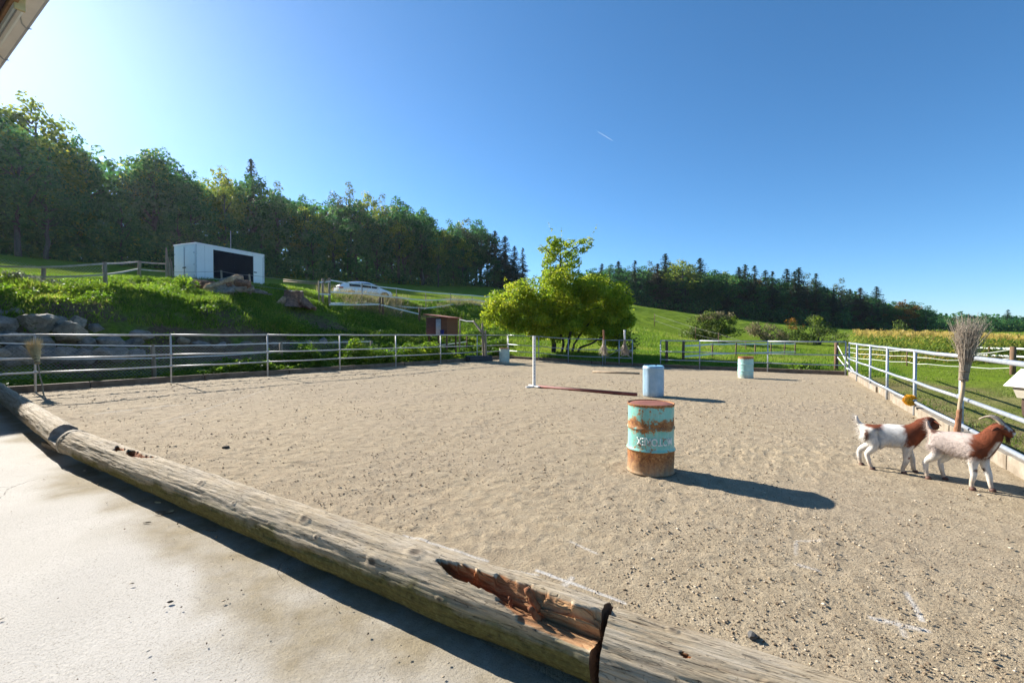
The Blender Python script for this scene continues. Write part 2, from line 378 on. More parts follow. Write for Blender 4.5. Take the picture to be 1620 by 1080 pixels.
# concrete yard on the near side of the logs
def conc_mat():
    t = NT('yard_concrete'); g = t.n('NewGeometry').outputs['Position']
    big = t.noise(g, .7, 5, .6, .3); mid = t.noise(g, 7, 6, .7); fine = t.noise(g, 110, 4, .75)
    c = t.ramp(big, [(.3, (.48,.445,.39)), (.7, (.54,.505,.45))])
    c = t.mix(t.ramp(mid, [(.35, .25), (.6, 0)]), c, (.40,.37,.32))
    d = t.math('MULTIPLY', t.attr('dirt'), t.ramp(t.noise(g, 2.2, 5, .65), [(.2, .35), (.6, 1)]))
    c = t.mix(d, c, t.ramp(mid, [(.3, (.17,.13,.065)), (.7, (.30,.24,.14))]))
    c = t.mix(t.ramp(fine, [(.34, .8), (.47, 0)]), c, (.17,.145,.11))
    ck = t.n('TexVoronoi', feature='DISTANCE_TO_EDGE'); dv = t.n('Vector' + 'Math', operation='ADD')
    nz = t.n('TexNoise'); t.l(g, nz.inputs['Vector']); nz.inputs['Scale'].default_value = 1.6; nz.inputs['Detail'].default_value = 5
    sc = t.n('VectorMath', operation='SCALE'); t.l(nz.outputs['Color'], sc.inputs[0]); sc.inputs['Scale'].default_value = .6
    t.l(g, dv.inputs[0]); t.l(sc.outputs[0], dv.inputs[1]); t.l(dv.outputs[0], ck.inputs['Vector']); ck.inputs['Scale'].default_value = .55
    crack = t.ramp(ck.outputs['Distance'], [(.0, 1), (.0015, 0)])
    crack = t.math('MULTIPLY', crack, t.ramp(big, [(.50, 0), (.60, .6)]))
    c = t.mix(crack, c, (.06,.05,.04))
    h = t.math('ADD', t.math('MULTIPLY', t.noise(g, 45, 6, .75), 1.0), t.math('MULTIPLY', crack, -1.0))
    return t.done(t.bsdf(c, t.ramp(mid, [(.3, .8), (.7, .92)]), 0, t.bump(h, .8, .009), .05))
us = np.linspace(-6, 30, 200); vs = np.concatenate([np.linspace(-60, -27, 20), np.linspace(-26.7, -22.5, 90)])
VV, UU = np.meshgrid(vs, us, indexing='ij'); X, Y = xy(UU, VV)
Z = sand_h(X, Y)*.9 + .0 + .006*fbm(X*1.2, Y*1.2, o=3, seed=12)
dirt = .85*sstep(-23.4, -22.9, VV+.35*fbm(X*1.6, Y*1.6, o=3, seed=5))
nv, nu = X.shape; idx = np.arange(nv*nu).reshape(nv, nu)
fc = np.stack([idx[:-1,:-1], idx[1:,:-1], idx[1:,1:], idx[:-1,1:]], -1).reshape(-1, 4)
obj('concrete_yard', mesh('concrete_yard', np.stack([X.ravel(), Y.ravel(), Z.ravel()], 1), fc, conc_mat(), True, attrs={'dirt': dirt.ravel()}), kind='structure')
# ================================================================ LOGS along the near edge of the arena
def log_mat():
    t = NT('weathered_log'); v = t.coord('UV') if False else t.attr('grain', 'Vector')
    a = t.n('Attribute'); a.attribute_name = 'grain3'; v = a.outputs['Vector']
    vs_ = t.mapping(v, (.55, 8, 8)); lng = t.noise(vs_, 5, 6, .7, .6); fine = t.noise(t.mapping(v, (1.6, 34, 34)), 7, 6, .8, .25)
    g = t.n('NewGeometry').outputs['Position']; bl = t.noise(g, 2.3, 5, .65); sp = t.noise(g, 28, 5, .7)
    c = t.ramp(lng, [(.26, (.24,.175,.11)), (.5, (.45,.36,.24)), (.74, (.58,.49,.36))])
    c = t.mix(t.ramp(fine, [(.32, .5), (.46, 0)]), c, (.11,.08,.055))
    c = t.mix(t.ramp(bl, [(.45, 0), (.7, .45)]), c, (.48,.43,.36)); ckk = t.noise(t.mapping(v, (.8, 16, 16)), 3, 3, .5, .2); ckm = t.ramp(ckk, [(.492, 0), (.5, .85), (.508, 0)]); c = t.mix(ckm, c, (.07,.05,.035))
    moss = t.math('ADD', t.attr('moss'), t.math('MULTIPLY', t.math('SUBTRACT', bl, .5), 1.1))
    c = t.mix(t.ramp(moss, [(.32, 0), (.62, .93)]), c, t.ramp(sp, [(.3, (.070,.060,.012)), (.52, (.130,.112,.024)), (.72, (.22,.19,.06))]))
    c = t.mix(t.ramp(sp, [(.3, .7), (.38, 0)]), c, (.05,.035,.02))
    rot = t.attr('rot')
    fib = t.noise(t.mapping(v, (1.2, 22, 22)), 4, 6, .75, .5)
    rc = t.ramp(fib, [(.28, (.07,.016,.006)), (.5, (.30,.095,.030)), (.62, (.42,.19,.075)), (.76, (.56,.37,.20))])
    rc = t.mix(t.math('MULTIPLY', t.attr('tan'), t.ramp(fib, [(.35, .2), (.6, .85)])), rc, (.52,.33,.17)); c = t.mix(t.ramp(rot, [(.25, 0), (.5, 1)]), c, rc)
    knot = t.attr('knot'); c = t.mix(t.math('MULTIPLY', knot, .85), c, (.06,.045,.035))
    h = t.math('ADD', t.math('MULTIPLY', lng, 1.1), t.math('MULTIPLY', fine, .7)); h = t.math('ADD', h, t.math('MULTIPLY', fib, t.math('MULTIPLY', rot, 1.2)))
    return t.done(t.bsdf(c, .85, 0, t.bump(t.math('SUBTRACT', h, ckm), .9, .013), .15))
M_LOG = log_mat()
M_ENDWOOD = pmat('sawn_log_end', (.20,.19,.175), (.10,.09,.08), 9, .9, .6, 60, stretch=(1,1,1))
def log_mesh(name, p, q, r0, r1, knots=(), rots=(), seed=0, nl=500, na=150, u0=0., near=None, cutpow=1.0):
    """bark-less trunk from p to q; knots: (t, angle, size); rots: (t0, t1, a0, a1, depth, hard) hollowed patches"""
    p, q = np.array(p, float), np.array(q, float); ax = q-p; L = np.linalg.norm(ax); ax /= L
    side = np.cross(ax, [0,0,1]); side /= np.linalg.norm(side); up = np.cross(side, ax)     # angle 0 = towards the yard, 90 = up
    if side @ (-p) < 0: side = -side
    t = np.linspace(0, 1, nl)**cutpow; th = np.linspace(0, 2*np.pi, na, endpoint=False)
    TT, TH = np.meshgrid(t, th, indexing='ij'); s = TT*L
    cx, cy = np.cos(TH), np.sin(TH)
    Rr = r0+(r1-r0)*TT
    Rr = Rr*(1+.045*fbm(s*.9+seed*7, cx*.9, cy*.9, o=3, seed=seed)) + .010*fbm(s*1.6+seed*3, cx*5, cy*5, o=4, seed=seed+3) + .004*fbm(s*5, cx*22, cy*22, o=3, seed=seed+9)
    knot = np.zeros_like(TT); rot = np.zeros_like(TT); tan = np.zeros_like(TT)
    for (kt, ka, ks) in knots:
        da = (TH-R(ka)+np.pi)%(2*np.pi)-np.pi
        d = np.hypot((s-kt*L)/1.5, da*Rr)/ks
        Rr = Rr+ks*.26*np.exp(-(d*1.0)**2)-ks*.16*np.exp(-(d*2.6)**2); knot = np.maximum(knot, np.exp(-(d*2.1)**4)*.95)
        ring = np.exp(-((d-1.0)/.25)**2); Rr = Rr-.003*ring
    for (t0, t1, a0, a1, dep, edge) in rots:
        ad = np.degrees(TH)
        st1, st2 = np.floor(s*5.5+.6*vn(s*3, TH*2, seed=seed+8)), np.floor(s*8.3+.5*vn(s*4, TH*3, seed=seed+9))
        e0 = a0+11*vn(s*2.2, s*0+seed, seed=seed+1)+9*vn(st1*.77, s*0, seed=seed+2)+1.5*vn(s*9, s*0, seed=seed+3)
        e1 = a1+7*vn(s*2.0, s*0+3, seed=seed+4)+9*vn(st2*.83, s*0, seed=seed+5)+1.5*vn(s*8, s*0, seed=seed+6)
        gr = np.clip((s-t0*L)/(edge*(2.2 if t1 >= 1 else 1)), 0, 1)**.55*(1 if t1 >= 1 else np.clip((t1*L-s)/edge, 0, 1)**.5)
        am = (e0+e1)/2+(8*(1-gr) if t1 >= 1 else 0); aw = np.maximum((e1-e0)/2*gr, .01)
        fa = 1-np.abs(ad-am)/aw; m = fa*2.2*(gr > 0)+.30*fbm(s*1.6, cx*12, cy*12, o=2, seed=seed+60)
        ft = gr; fa = np.where(s < t0*L, -1, fa)
        mk = sstep(.02, .30, m)*(fa > -.15)*(s > t0*L-.02)*(s < t1*L+.02); deep = sstep(.1, 1.5, m)
        inner = .22+.72*np.clip(fa, 0, 1)**.6*(.45+.55*gr)+.20*fbm(s*.9, cx*7, cy*7, o=2, seed=seed+70)+.10*fbm(s*1.5, cx*22, cy*22, o=2, seed=seed+71)
        Rr = Rr-dep*mk*np.clip(inner, .12, 1.4)+.008*np.exp(-((m-.1)/.07)**2)*(fa > -.3); rot = np.maximum(rot, mk); tan = sstep(.90, .965, TT)
    sag = .012*np.sin(np.pi*TT)
    P = p+s[...,None]*ax+(cx*Rr)[...,None]*side+(cy*Rr)[...,None]*up - sag[...,None]*np.array([0,0,1])
    verts = P.reshape(-1, 3); idx = np.arange(nl*na).reshape(nl, na); nx = np.roll(idx, -1, 1)
    fc = np.stack([idx[:-1], idx[1:], nx[1:], nx[:-1]], -1).reshape(-1, 4)
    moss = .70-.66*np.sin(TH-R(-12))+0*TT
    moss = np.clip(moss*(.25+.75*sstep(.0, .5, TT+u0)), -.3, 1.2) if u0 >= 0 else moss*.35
    grain = np.stack([s, cx*.17, cy*.17], -1).reshape(-1, 3)
    me = mesh(name, verts, fc, M_LOG, True, attrs={'moss': moss.ravel(), 'rot': rot.ravel(), 'tan': tan.ravel(), 'knot': knot.ravel()})
    ga = me.attributes.new('grain3', 'FLOAT_VECTOR', 'POINT'); ga.data.foreach_set('vector', grain.astype(np.float32).ravel())
    return me, P
def cap_mesh(name, ring, mat, out, rough=.004, seed=0):
    """slightly uneven end-grain disc closing a ring of points"""
    c = ring.mean(0); m = 10; k = len(ring); out = np.array(out, float)
    fr = np.linspace(1, 0, m)[:, None, None]; P = c+(ring[None]-c)*fr
    P = P+(rough*fbm(P[...,0]*30, P[...,1]*30, P[...,2]*30, o=3, seed=seed)*(1-fr[...,0]**6))[...,None]*out
    idx = np.arange(m*k).reshape(m, k); nx = np.roll(idx, -1, 1)
    fc = np.stack([idx[:-1], nx[:-1], nx[1:], idx[1:]], -1).reshape(-1, 4)
    return mesh(name, P.reshape(-1, 3), fc, mat, False)
JA, JB = np.array([-6.22, 6.42, .235]), np.array([.455, 2.265, .20])
LD = (JB-JA)/np.linalg.norm(JB-JA)
# the long log with the two rotten hollows
t_ = thing('log', 'long weathered grey log with a big rotten orange hollow at its near end', 'log', (0,0,0))
kn = [(.10,75,.022),(.17,62,.03),(.34,95,.025),(.50,58,.05),(.585,40,.028),(.63,78,.022),(.705,60,.055),(.735,34,.03),(.81,28,.05),(.845,70,.062),(.30,30,.02),(.47,105,.02),(.885,12,.03),(.42,50,.018),(.66,25,.02)]
rt = [(.868, 1.2, 20, 90, .14, .35), (.205, .245, 70, 100, .07, .10), (.25, .335, 76, 106, .08, .16)]
me, P = log_mesh('long_log', JA, JB, .168, .185, kn, rt, 1, 920, 164, .15)
obj('trunk', me, t_)
obj('end_face', cap_mesh('long_log_end', P[-1], pmat('rotten_end', (.16,.07,.03), (.04,.018,.01), 12, .9, .6, 50), LD, .012, 4), t_)
obj('end_face', cap_mesh('long_log_far_end', P[0][::-1], M_ENDWOOD, -LD, .004, 5), t_)
M_ROT = pmat('red_rot_wood', (.34,.14,.055), (.13,.04,.015), 14, .9, .7, 40, stretch=(1,1,1), c3=(.46,.28,.14))
def peg(tt, ang, h, r_, lean):
    s = np.cross(LD, [0,0,1]); s /= np.linalg.norm(s)
    if s @ (-JA) < 0: s = -s
    u_ = np.cross(s, LD) if np.cross(s, LD)[2] > 0 else -np.cross(s, LD)
    b = JA+(JB-JA)*tt+(s*math.cos(R(ang))+u_*math.sin(R(ang)))*.085
    d = s*lean[0]+u_*1+LD*lean[1]; d /= np.linalg.norm(d)
    pts = [b+d*h*k/6+.004*np.array([math.sin(k*2), math.cos(k*3), 0]) for k in range(7)]
    m = MB().tube(pts, [r_*1.45, r_*1.2, r_*1.1, r_, r_*.95, r_*1.05, r_*.8], 10)
    obj('knot_peg', m.me('knot_peg', M_ROT, True), t_)
peg(.955, 66, .125, .019, (.2,-.5)); peg(.958, 34, .085, .016, (.35,-.5)); peg(.936, 42, .06, .008, (.1,-.1))
# strap nailed round the far end of the long log
m = MB(); s_ = np.cross(LD, [0,0,1]); s_ /= np.linalg.norm(s_); u_ = np.array([0,0,1.])-LD*LD[2]; u_ /= np.linalg.norm(u_)
prof = []
for k in range(37):
    a = R(-35+250*k/36); 
    for (dr, dl) in ((.006,-.03),(.013,-.028),(.013,.028),(.006,.03)):
        prof.append(JA+LD*(.07+dl+.03*math.sin(a*1.0))+(s_*math.cos(a)+u_*math.sin(a))*(.172+dr))
m.add(prof, [(i*4+j, i*4+(j+1)%4, i*4+4+(j+1)%4, i*4+4+j) for i in range(36) for j in range(4)])
obj('strap', m.me('strap', pmat('strap_cloth', (.42,.36,.27), (.25,.20,.14), 14, .9, .3, 60)), t_)
# bark slivers and bits of bracket fungus along the underside
rg = np.random.default_rng(5)
# far log, half lapped where it meets the long one
JD = np.array([-13.4, 11.75, .42]); t2 = thing('log', 'far pale log running to the left frame edge beside the concrete', 'log')
LE = (JA-JD)/np.linalg.norm(JA-JD)
E_ = JA-LE*.52
me, P = log_mesh('far_log', JD, E_, .150, .172, [(.3,70,.03),(.45,90,.035),(.55,60,.03),(.62,80,.03),(.7,75,.04),(.8,95,.035),(.9,60,.03),(.86,110,.025)], [], 11, 520, 96, -1)
obj('trunk', me, t2)
obj('end_face', cap_mesh('far_log_end', P[-1], M_ENDWOOD, LE, .006, 8), t2)
# lower half of the lap joint
ax = LE; sd = np.cross(ax, [0,0,1]); sd /= np.linalg.norm(sd); upv = np.cross(sd, ax); rows = []
for k in range(24):
    f = k/23; c = E_+ax*(.53*f-.015); r_ = .168+.004*math.sin(f*9); ring = []
    for j in range(25):
        a = math.pi+math.pi*j/24; ring.append(c+sd*math.cos(a)*r_+upv*(math.sin(a)*r_-.012))
    for j in range(1, 12):
        x_ = 1-2*j/12; ring.append(c+sd*x_*r_+upv*(-.012-.02*f+.012*float(vn(f*9, x_*6, seed=3))))
    rows.append(ring)
n_ = len(rows[0]); vv = [p for r_ in rows for p in r_]
ff = [(i*n_+j, i*n_+(j+1)%n_, (i+1)*n_+(j+1)%n_, (i+1)*n_+j) for i in range(23) for j in range(n_)]+[tuple(range(23*n_, 24*n_))]
me = mesh('lap_tongue', np.array(vv), [list(f) for f in ff], M_LOG, False) if False else mesh('lap_tongue', vv, ff, pmat('lap_wood', (.40,.33,.24), (.22,.17,.115), 7, .9, .6, 40, stretch=(1,1,1)))
obj('lap_tongue', me, t2)
# near log running out of the picture at bottom right
JF, JG = np.array([.492, 2.25, .185]), np.array([5.6, -.55, .17])
t3 = thing('log', 'near grey brown log at the bottom frame edge beyond the dark gap', 'log')
me, P = log_mesh('near_log', JF, JG, .178, .17, [(.05,98,.025),(.12,55,.03),(.17,82,.045),(.3,60,.04)], [(.058,.066,60,68,.015,.02)], 23, 620, 170, .2, cutpow=1.6)
obj('trunk', me, t3)
obj('end_face', cap_mesh('near_log_end', P[0][::-1], M_ENDWOOD, -(JG-JF)/np.linalg.norm(JG-JF), .006, 9), t3)
# wedges carrying the logs, timber offcuts half under them
M_WEDGE = pmat('old_board', (.28,.22,.15), (.14,.10,.06), 6, .9, .5, 40, stretch=(.5,6,6))
def under(px, py, L_, ang, d, label):
    h = CZ*F/(py-HZ); c = ((px-W/2)/F*h, h, d[1]/2+.005); dx, dy = math.cos(R(ang))*L_/2, math.sin(R(ang))*L_/2
    m = beam((c[0]-dx, c[1]-dy, c[2]), (c[0]+dx, c[1]+dy, c[2]+.01), d, .006)
    obj('timber_offcut', m.me('timber_offcut', M_WEDGE), label=label, cat='offcut')
under(83, 713, .95, -32, (.07,.07), 'long thin timber offcut wedged under the lap joint of the logs')
under(150, 742, .6, -36, (.05,.05), 'short timber sliver under the long log near the strap')
under(500, 897, .55, -34, (.05,.04), 'brown timber sliver lying in the shade below the long log')
def crumb(px, py, dx, dy, dz, rz, label, col, cat='chip'):
    h = CZ*F/(py-HZ); p = ((px-W/2)/F*h, h, dz/2+.004)
    bm = bmesh.new(); bmesh.ops.create_icosphere(bm, subdivisions=2, radius=.5)
    for q in bm.verts:
        k = 1+.35*float(vn(q.co.x*3+px, q.co.y*3, q.co.z*3)); q.co = Vector((q.co.x*dx*k, q.co.y*dy*k, q.co.z*dz*k))
    me = bpy.data.meshes.new('chip'); bm.to_mesh(me); bm.free(); me.materials.append(col)
    obj('wood_chip' if cat == 'chip' else cat, me, label=label, cat=cat, loc=p, rz=rz)
M_CHIP = pmat('pale_chip', (.52,.42,.24), (.40,.30,.16), 20, .8)
M_TWIG = pmat('dark_twig', (.12,.085,.05), (.07,.05,.03), 20, .9)
crumb(247, 797, .09, .03, .015, -.3, 'pale wood chip on concrete, the larger below the long log', M_CHIP)
crumb(268, 811, .05, .025, .014, .9, 'small pale wood chip on concrete beside thin dark twigs', M_CHIP)
for i, (px, py, l_, a_) in enumerate([(258,815,.16,.4),(250,812,.10,.1),(230,829,.07,.3),(330,842,.12,-.2)]):
    crumb(px, py, l_, .010, .010, a_, ['long thin dark twig on concrete beside the pale wood chip','short dark twig touching the longer twig on the concrete','bit of dark twig on concrete left of the wood chips','dark twig on concrete close under the log shade'][i], M_TWIG, 'twig')
crumb(265, 957, .035, .02, .012, .5, 'small dark pebble alone on the pale concrete', M_TWIG, 'pebble')
crumb(1194, 1017, .055, .05, .045, .2, 'dark round stone on the sand behind the near log', pmat('dark_stone', (.10,.095,.09), None, 20, .8, .4, 30), 'stone')
crumb(356, 711, .10, .06, .05, .5, 'dark clod on the sand behind the long log', pmat('dark_clod', (.09,.07,.05), None, 20, .9, .4, 30), 'clod')
crumb(413, 860, .11, .035, .025, -.5, 'flat reddish bark piece poking out from under the log', M_ROT, 'bark piece')

# ================================================================ FARM BUILDING behind and left of the camera: its eave reaches into the picture
EL, EN = np.array([-.839, .544]), np.array([.544, .839])
def ln(l, n, z): p = EL*l+EN*n; return (float(p[0]), float(p[1]), z)
ZE = 5.0
def eave(px, py, z=ZE):
    d = ray(px, py); p = np.array([d[0], 1.0])*(z-CZ)/d[2]; return float(p@EL), float(p@EN)
barn = thing('farm_building', 'farm building eave with pale soffit and tube lamp at top left corner', 'building')
M_SOF = pmat('painted_soffit', (.74,.72,.69), (.66,.64,.61), 3, .7, .1, 20)
M_BEAM = pmat('brown_beam', (.40,.22,.11), (.28,.14,.07), 5, .8, .3, 40, stretch=(.4,5,5))
M_DARKB = pmat('dark_boards', (.10,.06,.065), (.06,.035,.04), 5, .8, .3, 30, stretch=(.4,5,5))
M_ZINC = pmat('grey_metal', (.42,.43,.44), (.34,.35,.36), 8, .45, 0, metal=.6)
l0, n0 = eave(83, 2); _, nb_ = eave(0, 45); _, nl1 = eave(0, 95, ZE-.14); _, nl0 = eave(0, 66, ZE-.14)
obj('soffit', beam(ln(l0,n0-.16,ZE+.01), ln(24,n0-.16,ZE+.01), (.32,.02)).me('soffit', M_SOF), barn)
obj('roof', beam(ln(l0,n0-2.6,ZE+.22), ln(24,n0-2.6,ZE+.22), (5.2,.16)).me('roof', pmat('roof_tiles', (.22,.10,.06), (.15,.07,.05), 6, .8)), barn)
obj('gutter', MB().tube([ln(l0+.02,n0+.012,ZE+.03), ln(12,n0+.012,ZE+.02), ln(24,n0+.012,ZE)], .02, 10).me('gutter', M_ZINC, True), barn)
obj('beam', beam(ln(l0,nb_-.0,ZE-.045), ln(24,nb_-.0,ZE-.045), (.05,.07), .006).me('beam', M_BEAM), barn)
obj('ceiling', beam(ln(l0,nb_-1.3,ZE-.02), ln(24,nb_-1.3,ZE-.02), (2.54,.03)).me('ceiling', M_DARKB), barn)
obj('wall', beam(ln(l0-1,-3.0,2.5), ln(24,-3.0,2.5), (.3,5.0)).me('wall', pmat('render_wall', (.6,.57,.5), (.52,.49,.43), 3, .9, .2, 30)), barn)
for q in ((48,49),(13,98)):
    l_, _ = eave(*q); obj('gutter_bracket', MB().tube([ln(l_-.25,n0-.09,ZE), ln(l_-.1,n0-.05,ZE-.02), ln(l_,n0+.0,ZE-.005), ln(l_,n0+.04,ZE+.01)], .006, 6).me('gutter_bracket', M_ZINC, True), barn)
lamp = thing('tube_lamp', 'white fluorescent tube lamp fixed under the eave beside the beam', 'lamp')
M_LAMPW = pmat('lamp_plastic', (.80,.76,.66), (.74,.70,.60), 5, .4)
la, _ = eave(47, 24, ZE-.12); m = MB(); a0, a1 = la, la+3.0; nc_ = (nl0+nl1)/2; hw_ = abs(nl1-nl0)/2
sec = [(nc_-hw_-.01,ZE-.01),(nc_+hw_+.01,ZE-.01),(nc_+hw_,ZE-.11),(nc_+hw_*.3,ZE-.14),(nc_-hw_,ZE-.12)]
m.add([ln(l_, n_, z_) for l_ in (a0, a1) for n_, z_ in sec], [(k, (k+1)%5, 5+(k+1)%5, 5+k) for k in range(5)]+[(0,1,2,3,4),(9,8,7,6,5)])
obj('housing', m.me('housing', M_LAMPW), lamp)
obj('end_cap', beam(ln(a0-.03,nc_,ZE-.07), ln(a0-.002,nc_,ZE-.07), (hw_*2.1,.13), .004).me('end_cap', pmat('yellow_cap', (.62,.52,.28), None, 5, .5)), lamp)
obj('seam', beam(ln(a0,nc_-hw_*.5,ZE-.136), ln(a1,nc_-hw_*.5,ZE-.136), (.008,.012)).me('seam', pmat('seam_grey', (.35,.33,.3), None, 5, .5)), lamp)
obj('cable', MB().tube([ln(a0-.03,nc_-.02,ZE-.03), ln(a0-.1,nc_-.08,ZE-.10), ln(a0-.2,nc_-.16,ZE-.08), ln(a0-.5,nc_-.4,ZE-.03)], .008, 6).me('cable', pmat('cable_white', (.7,.7,.68), None, 5, .5), True), lamp)
# unseen wing added just out of the picture, sized to shade the far concrete
wing = thing('shade_wing', 'unseen added wing beyond the left frame edge shading the far concrete', 'building')
obj('wall', beam(ln(25.0,-3.4,3.4), ln(34,-3.4,3.4), (13.6,6.8)).me('wall', pmat('shade_wing_boards', (.20,.12,.07), (.12,.07,.04), 5, .9, .3, 30, stretch=(4,4,.4))), wing)
obj('roof', beam(ln(24.8,-3.4,6.95), ln(34,-3.4,6.95), (14.2,.2)).me('roof', pmat('shade_wing_tiles', (.22,.10,.06), (.15,.07,.05), 6, .8)), wing)
# ================================================================ BARRELS
def barrel_mat(name, base, rust_lo, rust_band, seed=0.0, wear=.5):
    t = NT(name); v = t.coord(); mp = t.n('Mapping'); t.l(v, mp.inputs[0]); mp.inputs['Location'].default_value = (seed, seed*2, 0)
    v2 = mp.outputs[0]; z = t.n('SeparateXYZ'); t.l(v, z.inputs[0]); z = z.outputs['Z']
    n1 = t.noise(v2, 7, 7, .72, .4); n2 = t.noise(v2, 30, 6, .75); n3 = t.noise(t.mapping(v2, (9,9,1.2)), 3, 5, .7)
    c = t.mix(t.ramp(n1, [(.4, 0), (.7, .6)]), base, tuple(min(1, k*1.35+.06) for k in base))
    c = t.mix(t.ramp(n3, [(.45, 0), (.7, .35)]), c, (.55,.58,.52))
    rust = t.ramp(n2, [(.28, (.07,.025,.014)), (.46, (.24,.085,.024)), (.58, (.40,.18,.05)), (.74, (.50,.34,.18))])
    thr = t.n('ValToRGB'); t.l(z, thr.inputs[0]); e = thr.color_ramp.elements
    stops = rust_band
    while len(e) < len(stops): e.new(.5)
    for k, (p, q) in enumerate(stops): e[k].position = p; e[k].color = (q, q, q, 1)
    m = t.math('ADD', t.math('ADD', t.math('MULTIPLY', n1, .78), t.math('MULTIPLY', n2, .62)), thr.outputs[0])
    mask = t.ramp(m, [(.94, 0), (1.0, 1)])
    c = t.mix(mask, c, rust)
    dirt = t.math('MULTIPLY', t.ramp(z, [(.0, 1), (.2, 0)]), t.ramp(n3, [(.3, .3), (.6, .9)]))
    c = t.mix(dirt, c, (.40,.30,.18))
    return t.done(t.bsdf(c, t.math('ADD', t.math('MULTIPLY', mask, .35), .42), 0, t.bump(t.math('ADD', n2, t.math('MULTIPLY', mask, .5)), .35, .004), .45))
def drum_profile(h=.88, r=.288):
    pr = [(0,.012),(r-.012,.012),(r-.006,.0),(r+.004,.004),(r+.005,.016),(r-.002,.024)]
    for zc in (.30, .575):
        pr += [(r-.002, zc-.032),(r+.002, zc-.02),(r+.012, zc-.006),(r+.012, zc+.006),(r+.002, zc+.02),(r-.002, zc+.032)]
    pr += [(r-.002,h-.026),(r+.004,h-.018),(r+.006,h-.004),(r+.001,h),(r-.006,h-.002),(r-.009,h-.016)]
    return pr
def drum(label, loc, mat, lidmat, rz=0., dents=0, h=.88, seed=0):
    o = thing('oil_barrel', label, 'barrel', loc, rz)
    pr = drum_profile(h); pr2 = []
    for a, b in zip(pr[:-1], pr[1:]):
        k = max(1, int(abs(b[1]-a[1])/.03)); pr2 += [(a[0]+(b[0]-a[0])*i/k, a[1]+(b[1]-a[1])*i/k) for i in range(k)]
    pr2.append(pr[-1])
    m = MB().lathe(pr2, 72); V = np.array(m.v); a = np.arctan2(V[:,1], V[:,0]); rr = np.hypot(V[:,0], V[:,1])
    k = 1+dents*.020*fbm(np.cos(a)*1.6+seed, np.sin(a)*1.6, V[:,2]*4, o=3, seed=4+seed)*(V[:,2] > .03)*(V[:,2] < h-.03)
    V[:,0] *= k; V[:,1] *= k
    obj('body', mesh('drum_body', V, np.array([f for f in m.f], int), mat, True), o)
    lid = MB().lathe([(.281,h-.016),(.27,h-.017),(.262,h-.011),(.15,h-.009),(.0001,h-.010)], 64)
    obj('lid', lid.me('drum_lid', lidmat, True), o)
    return o
M_LIDR = pmat('rusty_lid', (.24,.085,.055), (.17,.055,.035), 6, .75, .3, 60, c3=(.30,.14,.10))
def on_sand(px, py):
    d = ray(px, py); z = 0.
    for _ in range(12): y = (z-CZ)/d[2]; z = float(sand_h(d[0]*y, y))
    return (float(d[0]*y), float(y), z+.004)
turq = (.17,.46,.38)
b1 = on_sand(1030, 745)
M_B1 = barrel_mat('turquoise_rusty_paint', turq, .3, [(.0,.75),(.285,.70),(.30,.20),(.42,.14),(.52,.20),(.57,.30),(.62,.42),(.68,.30),(.74,.17),(.84,.20),(.87,.5)], 0.0)
o1 = drum('rusty turquoise oil drum with worn white upside down lettering, nearest the log', b1, M_B1, M_LIDR, R(20), 1, seed=1)
# lettering, upside down as on the drum
cu = bpy.data.curves.new('lettering', 'FONT'); cu.body = 'MOTOREX'; cu.size = .115; cu.align_x = 'CENTER'; cu.align_y = 'CENTER'; cu.offset = .002; cu.resolution_u = 3
to = bpy.data.objects.new('lettering_tmp', cu); COL.objects.link(to); bpy.context.view_layer.update()
tm = bpy.data.meshes.new_from_object(to.evaluated_get(bpy.context.evaluated_depsgraph_get())); bpy.data.objects.remove(to)
bm = bmesh.new(); bm.from_mesh(tm)
bmesh.ops.subdivide_edges(bm, edges=[e for e in bm.edges if e.calc_length() > .02], cuts=2)
bmesh.ops.triangulate(bm, faces=bm.faces)
wx = max(abs(v.co.x) for v in bm.verts)
toc = math.atan2(-b1[1], -b1[0]) - R(20)
for v in bm.verts:
    x, y = -v.co.x/wx*.245, -v.co.y*1.12
    a = toc + R(13) + x/.29
    v.co = Vector((math.cos(a)*.2905, math.sin(a)*.2905, .432+y))
bm.to_mesh(tm); bm.free()
tl = NT('worn_white_letter'); nn = tl.noise(tl.coord(), 26, 6, .75); n5 = tl.noise(tl.coord(), 9, 5, .7)
cc = tl.mix(tl.ramp(nn, [(.56, 0), (.64, 1)]), (.72,.74,.70), (.18,.42,.35)); cc = tl.mix(tl.ramp(n5, [(.58, 0), (.66, .9)]), cc, (.24,.11,.05))
tm.materials.clear(); tm.materials.append(tl.done(tl.bsdf(cc, .6)))
lo = obj('lettering', tm, o1); lo['kind'] = 'stuff'
sol = lo.modifiers.new('thick', 'SOLIDIFY'); sol.thickness = .003
# the other two drums
M_B3 = barrel_mat('pale_turquoise_paint', (.30,.52,.47), .3, [(.0,.28),(.05,.0),(.28,.05),(.33,.0),(.6,.03),(.72,.08),(.84,.5),(.88,.6)], 5.0)
drum('pale turquoise oil drum with rusty rim near the far right corner', on_sand(1180, 598), M_B3, M_LIDR, 1.2, 1, seed=3)
b4 = on_sand(798, 575)
M_B4 = barrel_mat('grey_green_paint', (.34,.43,.37), .3, [(.0,.35),(.15,.12),(.35,.05),(.6,.1),(.8,.2),(.87,.35)], 11.0)
drum('faded grey green oil drum in the far left corner of the arena', b4, M_B4, M_LIDR, 2.0, 1, seed=6)
